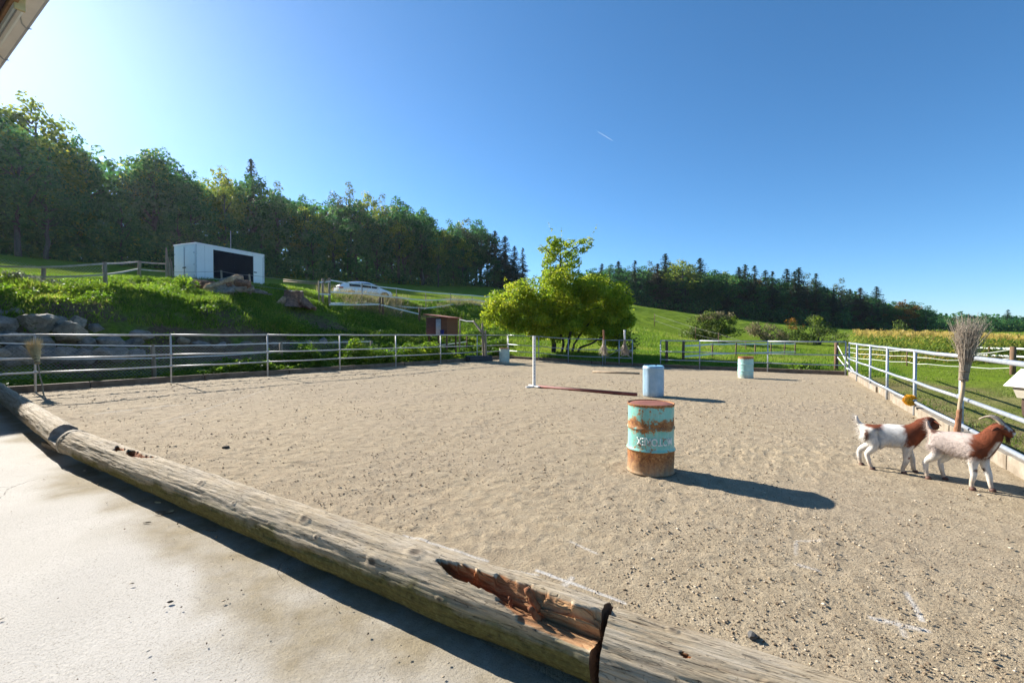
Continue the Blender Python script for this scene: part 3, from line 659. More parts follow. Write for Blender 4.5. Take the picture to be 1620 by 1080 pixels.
# blue plastic barrel with flattened corners
b2 = on_sand(1034, 627)
o2 = thing('plastic_barrel', 'pale blue eight sided plastic barrel behind the rusty drum', 'barrel', b2, .42)
def oct_ring(r, z, n=64, fl=.12):
    out = []
    for k in range(n):
        a = 2*math.pi*k/n; q = max(abs(math.cos(a-math.pi/4*j)) for j in range(8))
        rr = r*((1-fl*4)+(fl*4)*min(1., .94/q)) if False else r*min(1., .972/q)
        out.append((rr*math.cos(a), rr*math.sin(a), z))
    return out
prof = [(.05,.0),(.27,.0),(.285,.02),(.292,.06),(.295,.2),(.296,.4),(.296,.6),(.295,.78),(.299,.79),(.303,.80),(.303,.812),(.296,.82),(.298,.84),(.292,.862),(.27,.878),(.245,.88),(.235,.868),(.05,.866)]
vv = [p for r_, z_ in prof for p in oct_ring(r_, z_)]; n_ = 64
ff = [(i*n_+k, i*n_+(k+1)%n_, (i+1)*n_+(k+1)%n_, (i+1)*n_+k) for i in range(len(prof)-1) for k in range(n_)]+[tuple(range((len(prof)-1)*n_, len(prof)*n_))]
tb = NT('weathered_blue_plastic'); v = tb.coord(); zz = tb.n('SeparateXYZ'); tb.l(v, zz.inputs[0])
c = tb.ramp(tb.noise(v, 5, 6, .65), [(.3, (.22,.36,.47)), (.7, (.34,.48,.58))])
c = tb.mix(tb.ramp(tb.noise(v, 40, 5, .7), [(.56, 0), (.7, .5)]), c, (.16,.22,.27))
c = tb.mix(tb.math('MULTIPLY', tb.ramp(zz.outputs['Z'], [(.0, .8), (.16, 0)]), tb.noise(v, 9, 4)), c, (.34,.28,.2))
c = tb.mix(tb.ramp(zz.outputs['Z'], [(.855, 0), (.865, 1)], 'CONSTANT'), c, (.20,.46,.62))
obj('body', mesh('plastic_body', vv, ff, tb.done(tb.bsdf(c, .45)), True), o2)
for a in (.4, 2.6): obj('bung', MB().lathe([(.03,.868),(.03,.884),(.0001,.886)], 16, Matrix.Translation((.15*math.cos(a), .15*math.sin(a), 0))).me('bung', pmat('bung_blue', (.12,.25,.36), None, 5, .5)), o2)

# ================================================================ JUMP STAND AND POLES
js = on_sand(845, 613); jt = thing('jump_stand', 'white upright jump stand on crossed feet holding a red pole end', 'jump stand', js, R(12))
M_WHITEP = pmat('worn_white_paint', (.74,.73,.70), (.60,.57,.52), 9, .6, .15, 60)
obj('upright', MB().box((0,0,.87), (.085,.085,1.70), None, .008).me('upright', M_WHITEP), jt)
m = MB()
for a in (20, 110): m.box((0,0,.035), (.62,.08,.045), Matrix.Rotation(R(a), 3, 'Z'), .006)
obj('foot', MB().box((0,0,.03), (.64,.085,.045), Matrix.Rotation(R(18), 3, 'Z'), .006).me('foot', M_WHITEP), jt)
obj('foot', MB().box((0,0,.052), (.64,.085,.04), Matrix.Rotation(R(105), 3, 'Z'), .006).me('foot', M_WHITEP), jt)
for k in range(13): obj('peg_hole', MB().box((0,-.0435,.35+k*.10), (.018,.006,.018)).me('peg_hole', M_DARKB), jt)
pe = on_sand(1008, 627); ps = on_sand(852, 614)
obj('jump_pole', MB().tube([(ps[0], ps[1], ps[2]+.05), ((ps[0]+pe[0])/2, (ps[1]+pe[1])/2, .055), (pe[0], pe[1], pe[2]+.05)], .05, 14).me('jump_pole', pmat('dull_red_paint', (.20,.045,.030), (.13,.035,.025), 8, .65, .2, 50, c3=(.28,.12,.08)), True), label='dull red round jump pole lying on the sand from the white stand', cat='pole')
pe = on_sand(1012, 592.5); ps = on_sand(938, 589.5)
obj('ground_pole', MB().tube([(ps[0], ps[1], ps[2]+.045), (pe[0], pe[1], pe[2]+.045)], .045, 12).me('ground_pole', pmat('bare_wood_pole', (.40,.29,.18), (.28,.19,.11), 8, .7, .2, 40), True), label='bare wooden pole lying on sand behind the blue barrel', cat='pole')

# ================================================================ ARENA EDGING AND METAL FENCES
M_KERB = pmat('grey_sleeper', (.30,.255,.195), (.19,.15,.105), 4, .9, .5, 30, stretch=(1,1,1), c3=(.38,.34,.28))
M_KERBD = pmat('dark_sleeper', (.20,.14,.095), (.12,.08,.05), 4, .9, .5, 30)
M_GALV = pmat('galvanised', (.42,.45,.49), (.31,.34,.37), 14, .5, .1, 60, metal=.5, c3=(.50,.52,.55))
M_CREAM = pmat('dull_pipe_paint', (.56,.55,.52), (.42,.41,.38), 10, .5, .1, 60, metal=.25)
def edging(name, label, a, b, n, mat, h, jit, seed, depth=.16):
    o = thing('board_edging', label, 'edging'); rg = np.random.default_rng(seed)
    a, b = np.array(a), np.array(b)
    for k in range(n):
        p, q = a+(b-a)*(k+.004)/n, a+(b-a)*(k+.996)/n
        za, zb = float(sand_h(*p)), float(sand_h(*q))
        e = rg.normal(0, jit, 3)
        d = beam((p[0]+e[0], p[1], za+h/2-.10+e[1]), (q[0]+e[0], q[1], zb+h/2-.10+e[2]), (depth, h+.16), .012)
        obj('board', d.me('board', mat), o)
    return o
pl = lambda u_, v_: np.array(xy(u_, v_))
edging('l', 'dark plank edging along the left side of the arena', pl(18.37,-23.9), pl(18.37,.05), 8, M_KERBD, .21, .008, 1)
edging('b', 'dark plank edging under the back fence of the arena', pl(18.3,.12), pl(.05,.12), 6, M_KERBD, .20, .008, 2)
edging('r', 'pale timber sleeper edging under the right metal fence', pl(-.03,.0), pl(.092*-20.6-.03,-20.6), 9, M_KERB, .22, .012, 3)
def pipe_fence(label, pts, mat, zf, hts, r_post=.027, r_rail=.024, ext=None, clamps=True, z0f=None):
    o = thing('metal_fence', label, 'fence'); hh = max(hts)
    B = [np.array([p[0], p[1], zf(*p)]) for p in pts]
    for b in B: obj('post', MB().tube([b-[0,0,.25], b+[0,0,hh]], r_post, 10).me('post', mat, True), o)
    P = ([np.array([*ext[0], zf(*ext[0])])] if ext and ext[0] is not None else [])+B+([np.array([*ext[1], zf(*ext[1])])] if ext and ext[1] is not None else [])
    off = np.array([0,0,0.])
    d = B[-1]-B[0]; nrm = np.array([d[1], -d[0], 0]); nrm /= np.linalg.norm(nrm)
    if nrm @ (np.array([4,14,0])-B[0]) < 0: nrm = -nrm
    for hgt in hts:
        o_ = nrm*(.0 if hgt == hh else .045)
        for p, q in zip(P[:-1], P[1:]):
            obj('rail', MB().tube([p+[0,0,hgt]+o_, (p+q)/2+[0,0,hgt-.012]+o_, q+[0,0,hgt]+o_], r_rail*(1.15 if hgt == hh else 1), 8).me('rail', mat, True), o)
        if clamps and hgt != hh:
            for b in B: obj('clamp', MB().tube([b+[0,0,hgt-.035]+nrm*.012, b+[0,0,hgt+.035]+nrm*.012], .042, 10).me('clamp', mat, True), o)
    return o
LF = lambda k: (-12.9+.585*3.08*k, 12.3+.811*3.08*k)
zL = lambda x, y: .36
left_f = pipe_fence('pale three rail pipe fence along the left side of the arena', [LF(k) for k in range(0, 8)], M_CREAM, zL, (1.40,.76,.38), ext=(LF(-2), None))
bk = lambda s: (14.6-.811*s, 19.7+.585*s)
pipe_fence('grey pipe fence at the back behind the far left barrel', [bk(18.3), bk(15.9), bk(13.77), bk(11.5)], M_GALV, lambda x, y: .12+.24*float(sstep(13, 18, uv(x, y)[0])), (1.40,.78,.36))
pipe_fence('grey pipe fence at the back right behind the pale turquoise drum', [bk(8.15), bk(6.15), bk(3.09), bk(.12)], M_GALV, lambda x, y: .10, (1.36,.78,.34))
right_pts = [(14.6-.594*2.99*k*.87, 19.7-2.99*.83*k) for k in range(0, 7)]
right_f = pipe_fence('galvanised three rail fence along the right beside the goats', [(14.6,19.7),(13.05,17.2),(11.62,14.75),(10.17,12.32),(8.74,9.86),(7.24,7.32)], M_GALV, lambda x, y: .0, (1.41,.76,.33), .032, .030, ext=(None, (3.9,1.75)))
# gate of two lattice panels at the back
gt = thing('metal_gate', 'light grey metal gate panel with small besoms at the back fence', 'gate')
g0, g1, g2 = [np.array([*bk(s), .10]) for s in (11.35, 10.5, 9.72)]
for p in (g0, g1, g2): obj('post', MB().tube([p, p+[0,0,1.38]], .03, 8).me('post', M_GALV, True), gt)
for h in (1.36, .80, .36): obj('rail', MB().tube([g0+[0,0,h], g2+[0,0,h]], .024, 8).me('rail', M_GALV, True), gt)
for a, b, h0, h1 in ((g1,g2,.36,.8),(g1,g2,.8,.36),(g0,g1,.36,.8)): obj('brace', MB().tube([a+[0,0,h0], b+[0,0,h1]], .012, 6).me('brace', M_GALV, True), gt)

# ================================================================ BESOMS (twig brooms)
M_TWIGS = pmat('birch_twigs', (.42,.35,.27), (.25,.20,.15), 14, .9)
M_STRAW = pmat('straw_twigs', (.66,.52,.27), (.50,.37,.17), 14, .9)
M_HANDLE = pmat('broom_handle', (.42,.33,.22), (.27,.19,.11), 8, .85, .4, 30, stretch=(4,4,.5))
M_BARKH = pmat('barky_handle', (.32,.15,.075), (.15,.07,.04), 9, .9, .8, 25, stretch=(3,3,.6))
M_BIND = pmat('binding', (.22,.17,.12), (.13,.10,.07), 20, .9)
def besom(label, base, tip_dir, Lh, Lb, spread, ntw, mtw, mh, rh=.02, seed=0, flare=1.6, tw=.0035, lowbark=False):
    o = thing('besom', label, 'broom'); rg = np.random.default_rng(seed)
    b = np.array(base, float); d = np.array(tip_dir, float); d /= np.linalg.norm(d)
    x = np.cross(d, [0,1,0]); x /= np.linalg.norm(x); y = np.cross(d, x)
    pts = [b+d*Lh*k/8+x*.008*math.sin(k*1.7) for k in range(9)]
    obj('handle', MB().tube(pts, [rh*1.15]+[rh*(1+.08*math.sin(k*2.3)) for k in range(1, 9)], 10).me('handle', mh, True), o)
    if lowbark: obj('bark', MB().tube([b+d*Lh*k/10*.55+x*.005*math.sin(k*2.9) for k in range(11)], [rh*(1.75-.06*k+.12*math.sin(k*3.1)) for k in range(11)], 12).me('bark', M_BARKH, True), o)
    m = MB(); s0 = b+d*(Lh-.10)
    for k in range(ntw):
        a, q = rg.uniform(0, 2*math.pi), math.sqrt(rg.uniform(.02, 1)); r0 = .050*q; l = Lb*rg.uniform(.62, 1.05)
        w_ = spread*q*rg.uniform(.5, 1.15)
        dirv = x*math.cos(a)+y*math.sin(a); jt = rg.normal(0, .018, (4, 3))
        P = [s0+dirv*r0, s0+d*l*.35+dirv*(r0*1.05+.012*q), s0+d*l*.68+dirv*(r0+w_*.34)+jt[1], s0+d*l+dirv*(r0+w_)+jt[2]]
        m.tube(P, [tw*1.3, tw*1.2, tw*.9, tw*.35], 3, False)
        if rg.random() < .6:
            e = P[2]+d*l*.22+dirv*w_*.3*rg.uniform(-.5, 1.6)+rg.normal(0, .03, 3); m.tube([P[2], e], [tw*.7, tw*.3], 3, False)
    tw_o = obj('twigs', m.me('twigs', mtw), o); tw_o['kind'] = 'stuff'
    for f in (.02, .14, .26): obj('binding', MB().tube([s0+d*(f*Lb), s0+d*(f*Lb+.018)], .060+.012*f, 16).me('binding', M_BIND, True), o)
    return o
q1 = at(1503, 690, 7.0); q2 = at(1517, 560, 7.0)
besom('tall grey birch besom standing bristles up at the right fence', (q1[0]-.02, q1[1]-.12, .02), q2-q1, 1.14, .98, .22, 340, M_TWIGS, M_HANDLE, .027, 2, lowbark=True)
q1 = at(69, 629, 11.7); q2 = at(56, 560, 12.15)
besom('straw coloured besom leaning on the left pipe fence beside the log end', (q1[0], q1[1], .15), q2-q1, 1.15, .78, .17, 300, M_STRAW, M_HANDLE, .016, 3, tw=.0045)
for px, lab, mt in ((955,'dark brown besom tied to the gate post by the fruit tree',M_TWIGS),(988,'besom with pale handle top tied to the middle of the gate',M_TWIGS)):
    d_ = 24.6; q = at(px, 522, d_); besom(lab, (q[0], q[1], q[2]), (0.02,0,-1), .62, .85, .30, 120, mt, M_WHITEP if px == 988 else M_BARKH, .05, int(px), tw=.012)

# yellow brush head pushed over the lowest rail
yb = thing('scratch_brush', 'yellow half round brush fixed on the lowest rail of the right fence', 'brush')
c = at(1441, 633, 9.72); m = MB(); rg = np.random.default_rng(8); axd = np.array([-.594,-1,0])/np.linalg.norm([.594,1,0])
sdv = np.array([-axd[1], axd[0], 0]); 
for k in range(900):
    a = rg.uniform(R(20), R(330)); l = rg.uniform(.095, .125); o_ = rg.uniform(-.055, .055)
    dv = sdv*math.cos(a)+np.array([0,0,1])*math.sin(a)+axd*o_*2.2; p = c+axd*o_+dv*.03
    m.tube([p, c+axd*o_*1.6+dv*l], [.0055, .0035], 3)
obj('bristles', m.me('bristles', pmat('yellow_bristle', (.75,.42,.015), (.62,.30,.01), 15, .5)), yb)['kind'] = 'stuff'
obj('core', MB().tube([c-axd*.065, c+axd*.065], .036, 12).me('core', pmat('yellow_core', (.6,.34,.02), None, 10, .5), True), yb)
# ================================================================ THE BANK ON THE LEFT
def on_u(px, u0):
    k = (px-W/2)/F; y = (u0+C0[0]*E2[0]+C0[1]*E2[1])/(k*E2[0]+E2[1]); return k*y, y
# ---- boulders of the dry retaining wall
M_ROCK = []
for i, (a, b) in enumerate([((.36,.335,.29),(.17,.155,.13)), ((.42,.36,.27),(.22,.19,.14)), ((.30,.28,.25),(.12,.115,.105))]):
    t = NT('boulder_rock'); v = t.coord('Object'); n1 = t.noise(v, 1.6, 6, .65, .4); n2 = t.noise(v, 9, 6, .7)
    c = t.ramp(n1, [(.32, b), (.66, a)]); c = t.mix(t.ramp(n2, [(.3, .6), (.5, 0)]), c, (.07,.07,.07))
    c = t.mix(t.ramp(t.noise(v, 2.6, 5, .7), [(.58, 0), (.72, .7)]), c, (.17,.165,.06))
    M_ROCK.append(t.done(t.bsdf(c, .85, 0, t.bump(t.math('ADD', n2, n1), .8, .06), .25)))
def boulder_mesh(seed, mat):
    rg = np.random.default_rng(seed); bm = bmesh.new(); bmesh.ops.create_icosphere(bm, subdivisions=4, radius=1)
    V = np.array([q.co[:] for q in bm.verts]); d = V/np.linalg.norm(V, axis=1)[:,None]; r = np.full(len(V), 1.06)
    for _ in range(15):
        n = rg.normal(size=3); n[2] *= .8; n /= np.linalg.norm(n); k = d@n; lim = rg.uniform(.60, .90)
        r = np.where(k > .05, np.minimum(r, lim/np.maximum(k, .05)), r)
    r = r*(1+.09*fbm(d[:,0]*2+seed, d[:,1]*2, d[:,2]*2, o=4, seed=seed)+.035*fbm(d[:,0]*9, d[:,1]*9, d[:,2]*9, o=3, seed=seed+3))
    V = d*r[:,None]
    for q, p in zip(bm.verts, V): q.co = Vector(p)
    me = bpy.data.meshes.new('boulder'); bm.to_mesh(me); bm.free(); me.materials.append(mat); return me
BM = [boulder_mesh(40+i, M_ROCK[i%3]) for i in range(7)]
ORD = ['first','second','third','fourth','fifth','sixth','seventh','eighth','ninth','tenth','eleventh','twelfth','thirteenth','fourteenth','fifteenth','sixteenth','seventeenth','eighteenth','nineteenth','twentieth','twenty-first','twenty-second','twenty-third','twenty-fourth','twenty-fifth','twenty-sixth','twenty-seventh','twenty-eighth','twenty-ninth','thirtieth','thirty-first','thirty-second','thirty-third','thirty-fourth','thirty-fifth','thirty-sixth','thirty-seventh','thirty-eighth','thirty-ninth','fortieth']
rows = [  # course (name), [px, py, width px, height px]
 ('top', [(3,497,30,16),(27,496,28,20),(95,503,30,16)]),
 ('upper', [(4,516,44,26),(62,513,52,30),(91,509,26,15),(122,510,28,18),(151,519,34,20),(198,524,26,12)]),
 ('middle', [(-12,538,30,22),(10,537,32,22),(36,541,28,24),(66,543,38,26),(113,527,48,30),(138,541,26,22),(172,540,42,20),(207,545,36,16),(226,531,32,14)]),
 ('bottom', [(-4,566,40,28),(18,562,44,26),(46,566,36,24),(76,560,44,22),(106,560,36,24),(130,564,40,26),(158,559,36,18),(185,562,40,18),(216,560,32,14)]),
 ('last', [(289,539,26,13),(320,544,32,13),(347,547,30,10),(386,546,34,12),(489,543,22,12),(510,540,22,11),(531,543,16,9),(547,541,14,8),(436,545,18,9)])]
shape = ['flat topped','rounded','angular','slanting','blocky','pointed','low']
tone = ['grey','tan grey','dark grey']
desc = {'top':'on top of the stone wall','upper':'in the upper course of the boulder wall','middle':'in the middle course of the boulder wall','bottom':'in the bottom course of the boulder wall','last':'sunk in grass beyond the wall'}
k = 0
for name, L in rows:
    L = sorted(L)
    for j, (px, py, wp, hp) in enumerate(L):
        u0 = {'top':23.6,'upper':22.9,'middle':22.1,'bottom':21.5,'last':21.9}[name]
        x, y = on_u(px, u0); z = CZ+(HZ-py)/F*y; q_ = .78 if name == 'last' else 1.0; sx = wp/F*y*.55*q_; sz = hp/F*y*.60*q_
        i = (k*5+2) % 7; o = obj('boulder', BM[i], loc=(x, y, z), scale=(sx, sx*.95, sz))
        o.rotation_euler = (.25*math.sin(k*3.1), .2*math.sin(k*1.7), k*1.3)
        o['label'] = f"{shape[i]} {tone[i%3]} boulder, {ORD[j]} from the left {desc[name]}"; o['category'] = 'boulder'; o['group'] = 'boulders of the retaining wall'; k += 1
# ---- green cover of the bank and of the near fields (uncountable)
WEED = leafmat('weed_leaf', [(.0, (.07,.15,.012)), (.45, (.16,.28,.018)), (.8, (.28,.38,.025)), (1., (.38,.42,.04))], .62)
GRASSB = leafmat('grass_blade', [(.0, (.08,.16,.014)), (.5, (.16,.27,.022)), (.85, (.26,.33,.035)), (1., (.34,.33,.08))], .6)
GRASSP = leafmat('paddock_blade', [(.0, (.08,.14,.016)), (.5, (.16,.21,.03)), (.85, (.24,.25,.05)), (1., (.34,.28,.12))], .45)
DRYB = leafmat('dry_grass', [(.0, (.16,.15,.05)), (.5, (.30,.25,.12)), (1., (.42,.36,.20))], .4)
def blades(n, u0, u1, v0, v1, hmean, wid, dens=None, seed=0, mat=None, name='grass', far=0.0):
    rg = np.random.default_rng(seed); u = rg.uniform(u0, u1, n); v = rg.uniform(v0, v1, n); x, y = xy(u, v)
    keep = (y > 2)&(np.abs(x/np.maximum(y, .1)) < 1.25)
    if dens is not None: keep &= rg.uniform(0, 1, n) < dens(u, v, x, y)
    x, y, u, v = x[keep], y[keep], u[keep], v[keep]; m = len(x); z = terr(x, y)-.02
    d = np.hypot(x, y); sc = (1+far*np.clip(d-25, 0, 60)/25)
    h = hmean*rg.uniform(.45, 1.4, m)*sc*(1+.5*vn(x*.9, y*.9, seed=seed)); a = rg.uniform(0, 2*np.pi, m); w_ = wid*sc*rg.uniform(.6, 1.4, m)
    lean = rg.normal(0, .45, (m, 2))*h[:,None]
    ex, ey = np.cos(a)*w_, np.sin(a)*w_
    V = np.stack([np.stack([x-ex, y-ey, z], 1), np.stack([x+ex, y+ey, z], 1), np.stack([x+lean[:,0], y+lean[:,1], z+h], 1)], 1).reshape(-1, 3)
    c = np.clip(.5+.35*fbm(x*.4, y*.4, o=3, seed=seed+1)+rg.normal(0, .2, m), 0, 1)
    me = mesh(name, V, np.arange(3*m).reshape(m, 3), mat, cols=np.repeat(c, 3)[:,None]*np.ones((1, 3)))
    return obj(name, me, kind='stuff')
def weeds(n, u0, u1, v0, v1, hf, size, seed, mat, name, dens=None, clump=1.0, flat=.45):
    rg = np.random.default_rng(seed); u = rg.uniform(u0, u1, n); v = rg.uniform(v0, v1, n); x, y = xy(u, v)
    keep = (y > 2)&(np.abs(x/np.maximum(y, .1)) < 1.25)
    hh = hf(u, v, x, y); 
    if dens is not None: keep &= rg.uniform(0, 1, n) < dens(u, v, x, y)
    keep &= hh > .02
    x, y, hh = x[keep], y[keep], hh[keep]; m = len(x); q = rg.uniform(0, 1, m)**.6
    P = np.stack([x, y, terr(x, y)+q*hh], 1)
    N = rg.normal(size=(m, 3))*flat; N[:,2] += 1; N /= np.linalg.norm(N, axis=1)[:,None]
    c = np.clip(.42+.4*fbm(x*.8, y*.8, o=3, seed=seed+1)+rg.normal(0, .2, m), 0, 1)
    V, Fc, cc = tree_quads(P, N, size*rg.uniform(.5, 1.4, m), 1.1, c, rg)
    return obj(name, mesh(name, V, Fc, mat, cols=cc), kind='stuff')
soilgap = lambda u, v: 1-.93*sstep(23.5, 24.3, u)*(1-sstep(25.6, 26.6, u))*sstep(-12, -10.8, v)*(1-sstep(-8.6, -7.6, v))
lump = lambda s, x, y, sd: np.clip(.5+.9*fbm(x*s, y*s, o=4, seed=sd), 0, 1.4)
weeds(90000, 22.6, 31.0, -23, 5, lambda u, v, x, y: .03+(.16+.10*(1-sstep(-13, -9, v)))*lump(1.1, x, y, 61)**1.3*sstep(22.4, 23.6, u), .085, 11, WEED, 'bank_weeds', flat=1.1, dens=lambda u, v, x, y: soilgap(u, v)*sstep(.12, .5, lump(.55, x, y, 65)+.25)*(1-sstep(29.8, 31, u)*.7)*np.where(u < 23.8, sstep(-15, -12, v)*.9+.12, 1))
weeds(42000, 18.6, 20.5, -18.6, .6, lambda u, v, x, y: .08+.75*lump(.9, x, y, 71)*sstep(-19, -14, v)*(1-.55*sstep(-7, -2, v)), .12, 12, WEED, 'fence_weeds')
weeds(16000, 18.7, 22.5, -24, -17.5, lambda u, v, x, y: .05+.22*lump(1.1, x, y, 72), .09, 13, WEED, 'ditch_weeds', lambda u, v, x, y: lump(.8, x, y, 77)*.8)
weeds(36000, 20.5, 24.0, -13, 4, lambda u, v, x, y: .05+.30*lump(1.0, x, y, 73), .11, 14, WEED, 'slope_weeds')
blades(150000, 22.8, 32, -24, 12, .19, .024, lambda u, v, x, y: soilgap(u, v)*np.clip(.55+.8*fbm(x*.9, y*.9, o=3, seed=31), .08, 1), 15, GRASSB, 'bank_grass', .3)
blades(9000, 29.4, 31.6, -6, 14, .55, .016, lambda u, v, x, y: lump(.5, x, y, 5), 16, DRYB, 'verge_dry_grass')
blades(3500, 27.0, 29.3, -6, 4, .45, .016, lambda u, v, x, y: lump(.5, x, y, 5), 18, DRYB, 'verge_dry_grass')
blades(170000, -2, 26, .3, 30, .13, .016, lambda u, v, x, y: np.clip(1.2-np.hypot(x, y)/70, .15, 1), 17, GRASSB, 'field_grass', .5)
blades(110000, -14, -.15, -19, 14, .085, .011, lambda u, v, x, y: (u < edge_u(v)-.12)*np.clip(1.25-np.hypot(x, y)/30, .25, 1)*np.clip(.45+.9*fbm(x*.7, y*.7, o=3, seed=8)+.55*np.exp(-((u-edge_u(v)+.4)/.5)**2), 0, 1), 19, GRASSP, 'paddock_grass', .6)
blades(5000, -1.5, 0, -20.5, 0, .16, .012, lambda u, v, x, y: (np.abs(u-edge_u(v)+.32) < .2)*sstep(.3, .7, lump(.9, x, y, 91)), 20, GRASSB, 'kerb_grass', .2)

# ---- stump and torn roots
M_ROOT = []
for i, (a, b, c_) in enumerate([((.32,.16,.095),(.10,.05,.035),(.52,.33,.19)), ((.38,.32,.26),(.13,.10,.08),(.54,.47,.39)), ((.62,.42,.25),(.32,.16,.08),(.70,.55,.38))]):
    M_ROOT.append(pmat('torn_wood', a, b, 6.5, .9, 1.0, 16, stretch=(1,1,1), c3=c_, bdist=.04))
def rough_log(name, p, q, r0, r1, mat, parent, seed, amp=.35, n=26, k=20):
    p, q = np.array(p, float), np.array(q, float); ax = (q-p)/np.linalg.norm(q-p); s_ = np.cross(ax, [0,0,1]); s_ /= np.linalg.norm(s_); u_ = np.cross(s_, ax); L = np.linalg.norm(q-p)
    T, A = np.meshgrid(np.linspace(0, 1, n), np.linspace(0, 2*np.pi, k, endpoint=False), indexing='ij')
    rr = (r0+(r1-r0)*T)*(1+amp*fbm(T*L*1.3+seed, np.cos(A)*1.5, np.sin(A)*1.5, o=4, seed=seed, g=.6)+.75*amp*fbm(T*L*.8, np.cos(A)*5, np.sin(A)*5, o=3, seed=seed+4))
    rr = rr*(1-.55*sstep(.86, 1, T))*(1-.4*(1-sstep(0, .10, T)))
    bend = .25*r0*np.sin(T*5+seed)
    P = p+(T*L)[...,None]*ax+(np.cos(A)*rr+bend)[...,None]*s_+(np.sin(A)*rr)[...,None]*u_
    idx = np.arange(n*k).reshape(n, k); nx = np.roll(idx, -1, 1)
    fc = [tuple(f) for f in np.stack([idx[:-1], idx[1:], nx[1:], nx[:-1]], -1).reshape(-1, 4)]+[tuple(idx[0]), tuple(idx[-1][::-1])]
    return obj(name, mesh(name, P.reshape(-1, 3), fc, mat, True), parent)
def put(px, py, dep, up=0.0): p = at(px, py, dep); return np.array([p[0], p[1], tz(p[0], p[1])+up])
pile = thing('root_pile', 'pile of torn grey and orange tree roots in front of the white trailer', 'root pile')
D_ = 24.6
def pp(px, py, d=D_): return at(px, py, d)
for k, (x0,y0,d0,x1,y1,d1,r0,r1,mi) in enumerate([(324,459,24.4,386,441,24.9,.20,.24,2),(296,456,25.2,338,452,24.8,.26,.22,0),(340,458,24.5,402,456,24.8,.22,.24,1),(350,446,25.2,386,438,25.2,.16,.12,1),(392,458,25.0,424,463,25.2,.18,.06,1),(306,444,25.4,334,447,25.2,.06,.12,2),(372,446,24.6,398,452,24.6,.16,.20,0),(300,448,25.0,312,460,24.6,.18,.12,0),(380,437,25.2,360,452,24.5,.09,.16,0),(330,462,24.2,372,462,24.2,.10,.16,1),(404,462,24.8,432,466,25.0,.06,.04,1),(336,446,24.9,352,455,24.5,.14,.2,0)]):
    rough_log('root', pp(x0,y0,d0), pp(x1,y1,d1), r0*.85, r1*.85, M_ROOT[mi], pile, 3+2*k, .6, 40, 30)
sp = at(466, 474, 27.0); sz_ = tz(sp[0], sp[1])
st = thing('tree_stump', 'big reddish brown tree stump with spreading roots on the bank', 'stump', (sp[0], sp[1], sz_-.05))
nA, nZ = 72, 26; V = []
for j in range(nZ):
    f = j/(nZ-1)
    for i in range(nA):
        a = 2*math.pi*i/nA; lobes = .5+.5*math.cos(a*5+.6+.5*math.sin(a*2))
        r_ = .50+.62*(1-f)**2.2*(.35+1.15*lobes)+.05*float(vn(math.cos(a)*4, math.sin(a)*4, f*2.0, seed=2)); r_ *= 1+.09*float(vn(math.cos(a)*9, math.sin(a)*9, f*1.5, seed=6))
        V.append((r_*math.cos(a), r_*math.sin(a), .98*f+.06*f*float(vn(math.cos(a)*3, math.sin(a)*3, seed=9))))
Fc = [(j*nA+i, j*nA+(i+1)%nA, (j+1)*nA+(i+1)%nA, (j+1)*nA+i) for j in range(nZ-1) for i in range(nA)]
obj('trunk', mesh('stump', V, Fc, M_ROOT[0], True), st)
top = np.array(V[-nA:]); obj('cut_face', cap_mesh('stump_cut', top, M_ROOT[1], (0,0,1), .03, 3), st)
for a, l, r_ in ((-.5,1.5,.20),(-2.4,1.35,.19),(.4,1.2,.15),(3.3,1.3,.16)):
    rough_log('root', (math.cos(a)*.4, math.sin(a)*.4, .5), (math.cos(a)*l, math.sin(a)*l, -.12), r_*1.3, r_*.5, M_ROOT[0] if a > -2 else M_ROOT[2], st, int(a*10)+40, .3)

# ================================================================ WHITE TRAILER
e_l, e_s = np.array([.40, .917]), np.array([.917, -.40])      # along the long side, towards the camera side
tb0 = at(311, 443, 27.0); tg = tz(tb0[0]+.2, tb0[1]+2.5); TZ = CZ+(HZ-445)/F*27.0
tr = thing('trailer', 'white box trailer with dark open side hatch standing on the terrace', 'trailer', (tb0[0], tb0[1], TZ), math.atan2(e_l[1], e_l[0]))
# local: x along the long side (away), y to the left/back; the box spans x 0..4.5, y 0..2.15 (towards the left), z 0..2.2
M_TW = pmat('trailer_white', (.80,.81,.82), (.74,.75,.77), 1.2, .35, 0)
M_TG = pmat('trailer_trim', (.50,.53,.56), None, 8, .35, metal=.4); M_DK = pmat('hatch_shade_black', (.010,.013,.022), (.007,.009,.015), 2, .9, spec=.05); M_BLK = pmat('black_plastic', (.02,.02,.02), None, 8, .5)
Lx, Wy, Hz_ = 4.5, 2.1, 2.24
m = MB(); m.box((Lx/2, Wy/2, Hz_/2), (Lx, Wy, Hz_), None, .05); obj('body', m.me('trailer_body', M_TW), tr)
obj('roof', MB().box((Lx/2, Wy/2, Hz_+.02), (Lx+.06, Wy+.06, .10), None, .04).me('trailer_roof', M_TW, False), tr)
for y0 in (.06, Wy/2+.015):
    d_ = obj('door', MB().box((-.016, y0+Wy/4-.05, 1.08), (.03, Wy/2-.09, 2.02), None, .01).me('trailer_door', M_TW), tr)
    for z_ in (.35, 1.0, 1.7): obj('hinge', MB().box((-.036, y0+(.05 if y0 < .5 else Wy/2-.16), z_), (.02,.07,.10), None, .004).me('hinge', M_TG), d_)
obj('door_bar', MB().tube([(-.05, Wy/2-.03, .06), (-.05, Wy/2-.03, 2.1)], .018, 8).me('door_bar', M_TG, True), tr)
obj('latch', MB().box((-.06, Wy/2-.05, .86), (.05,.28,.06), None, .01).me('latch', M_BLK), tr)
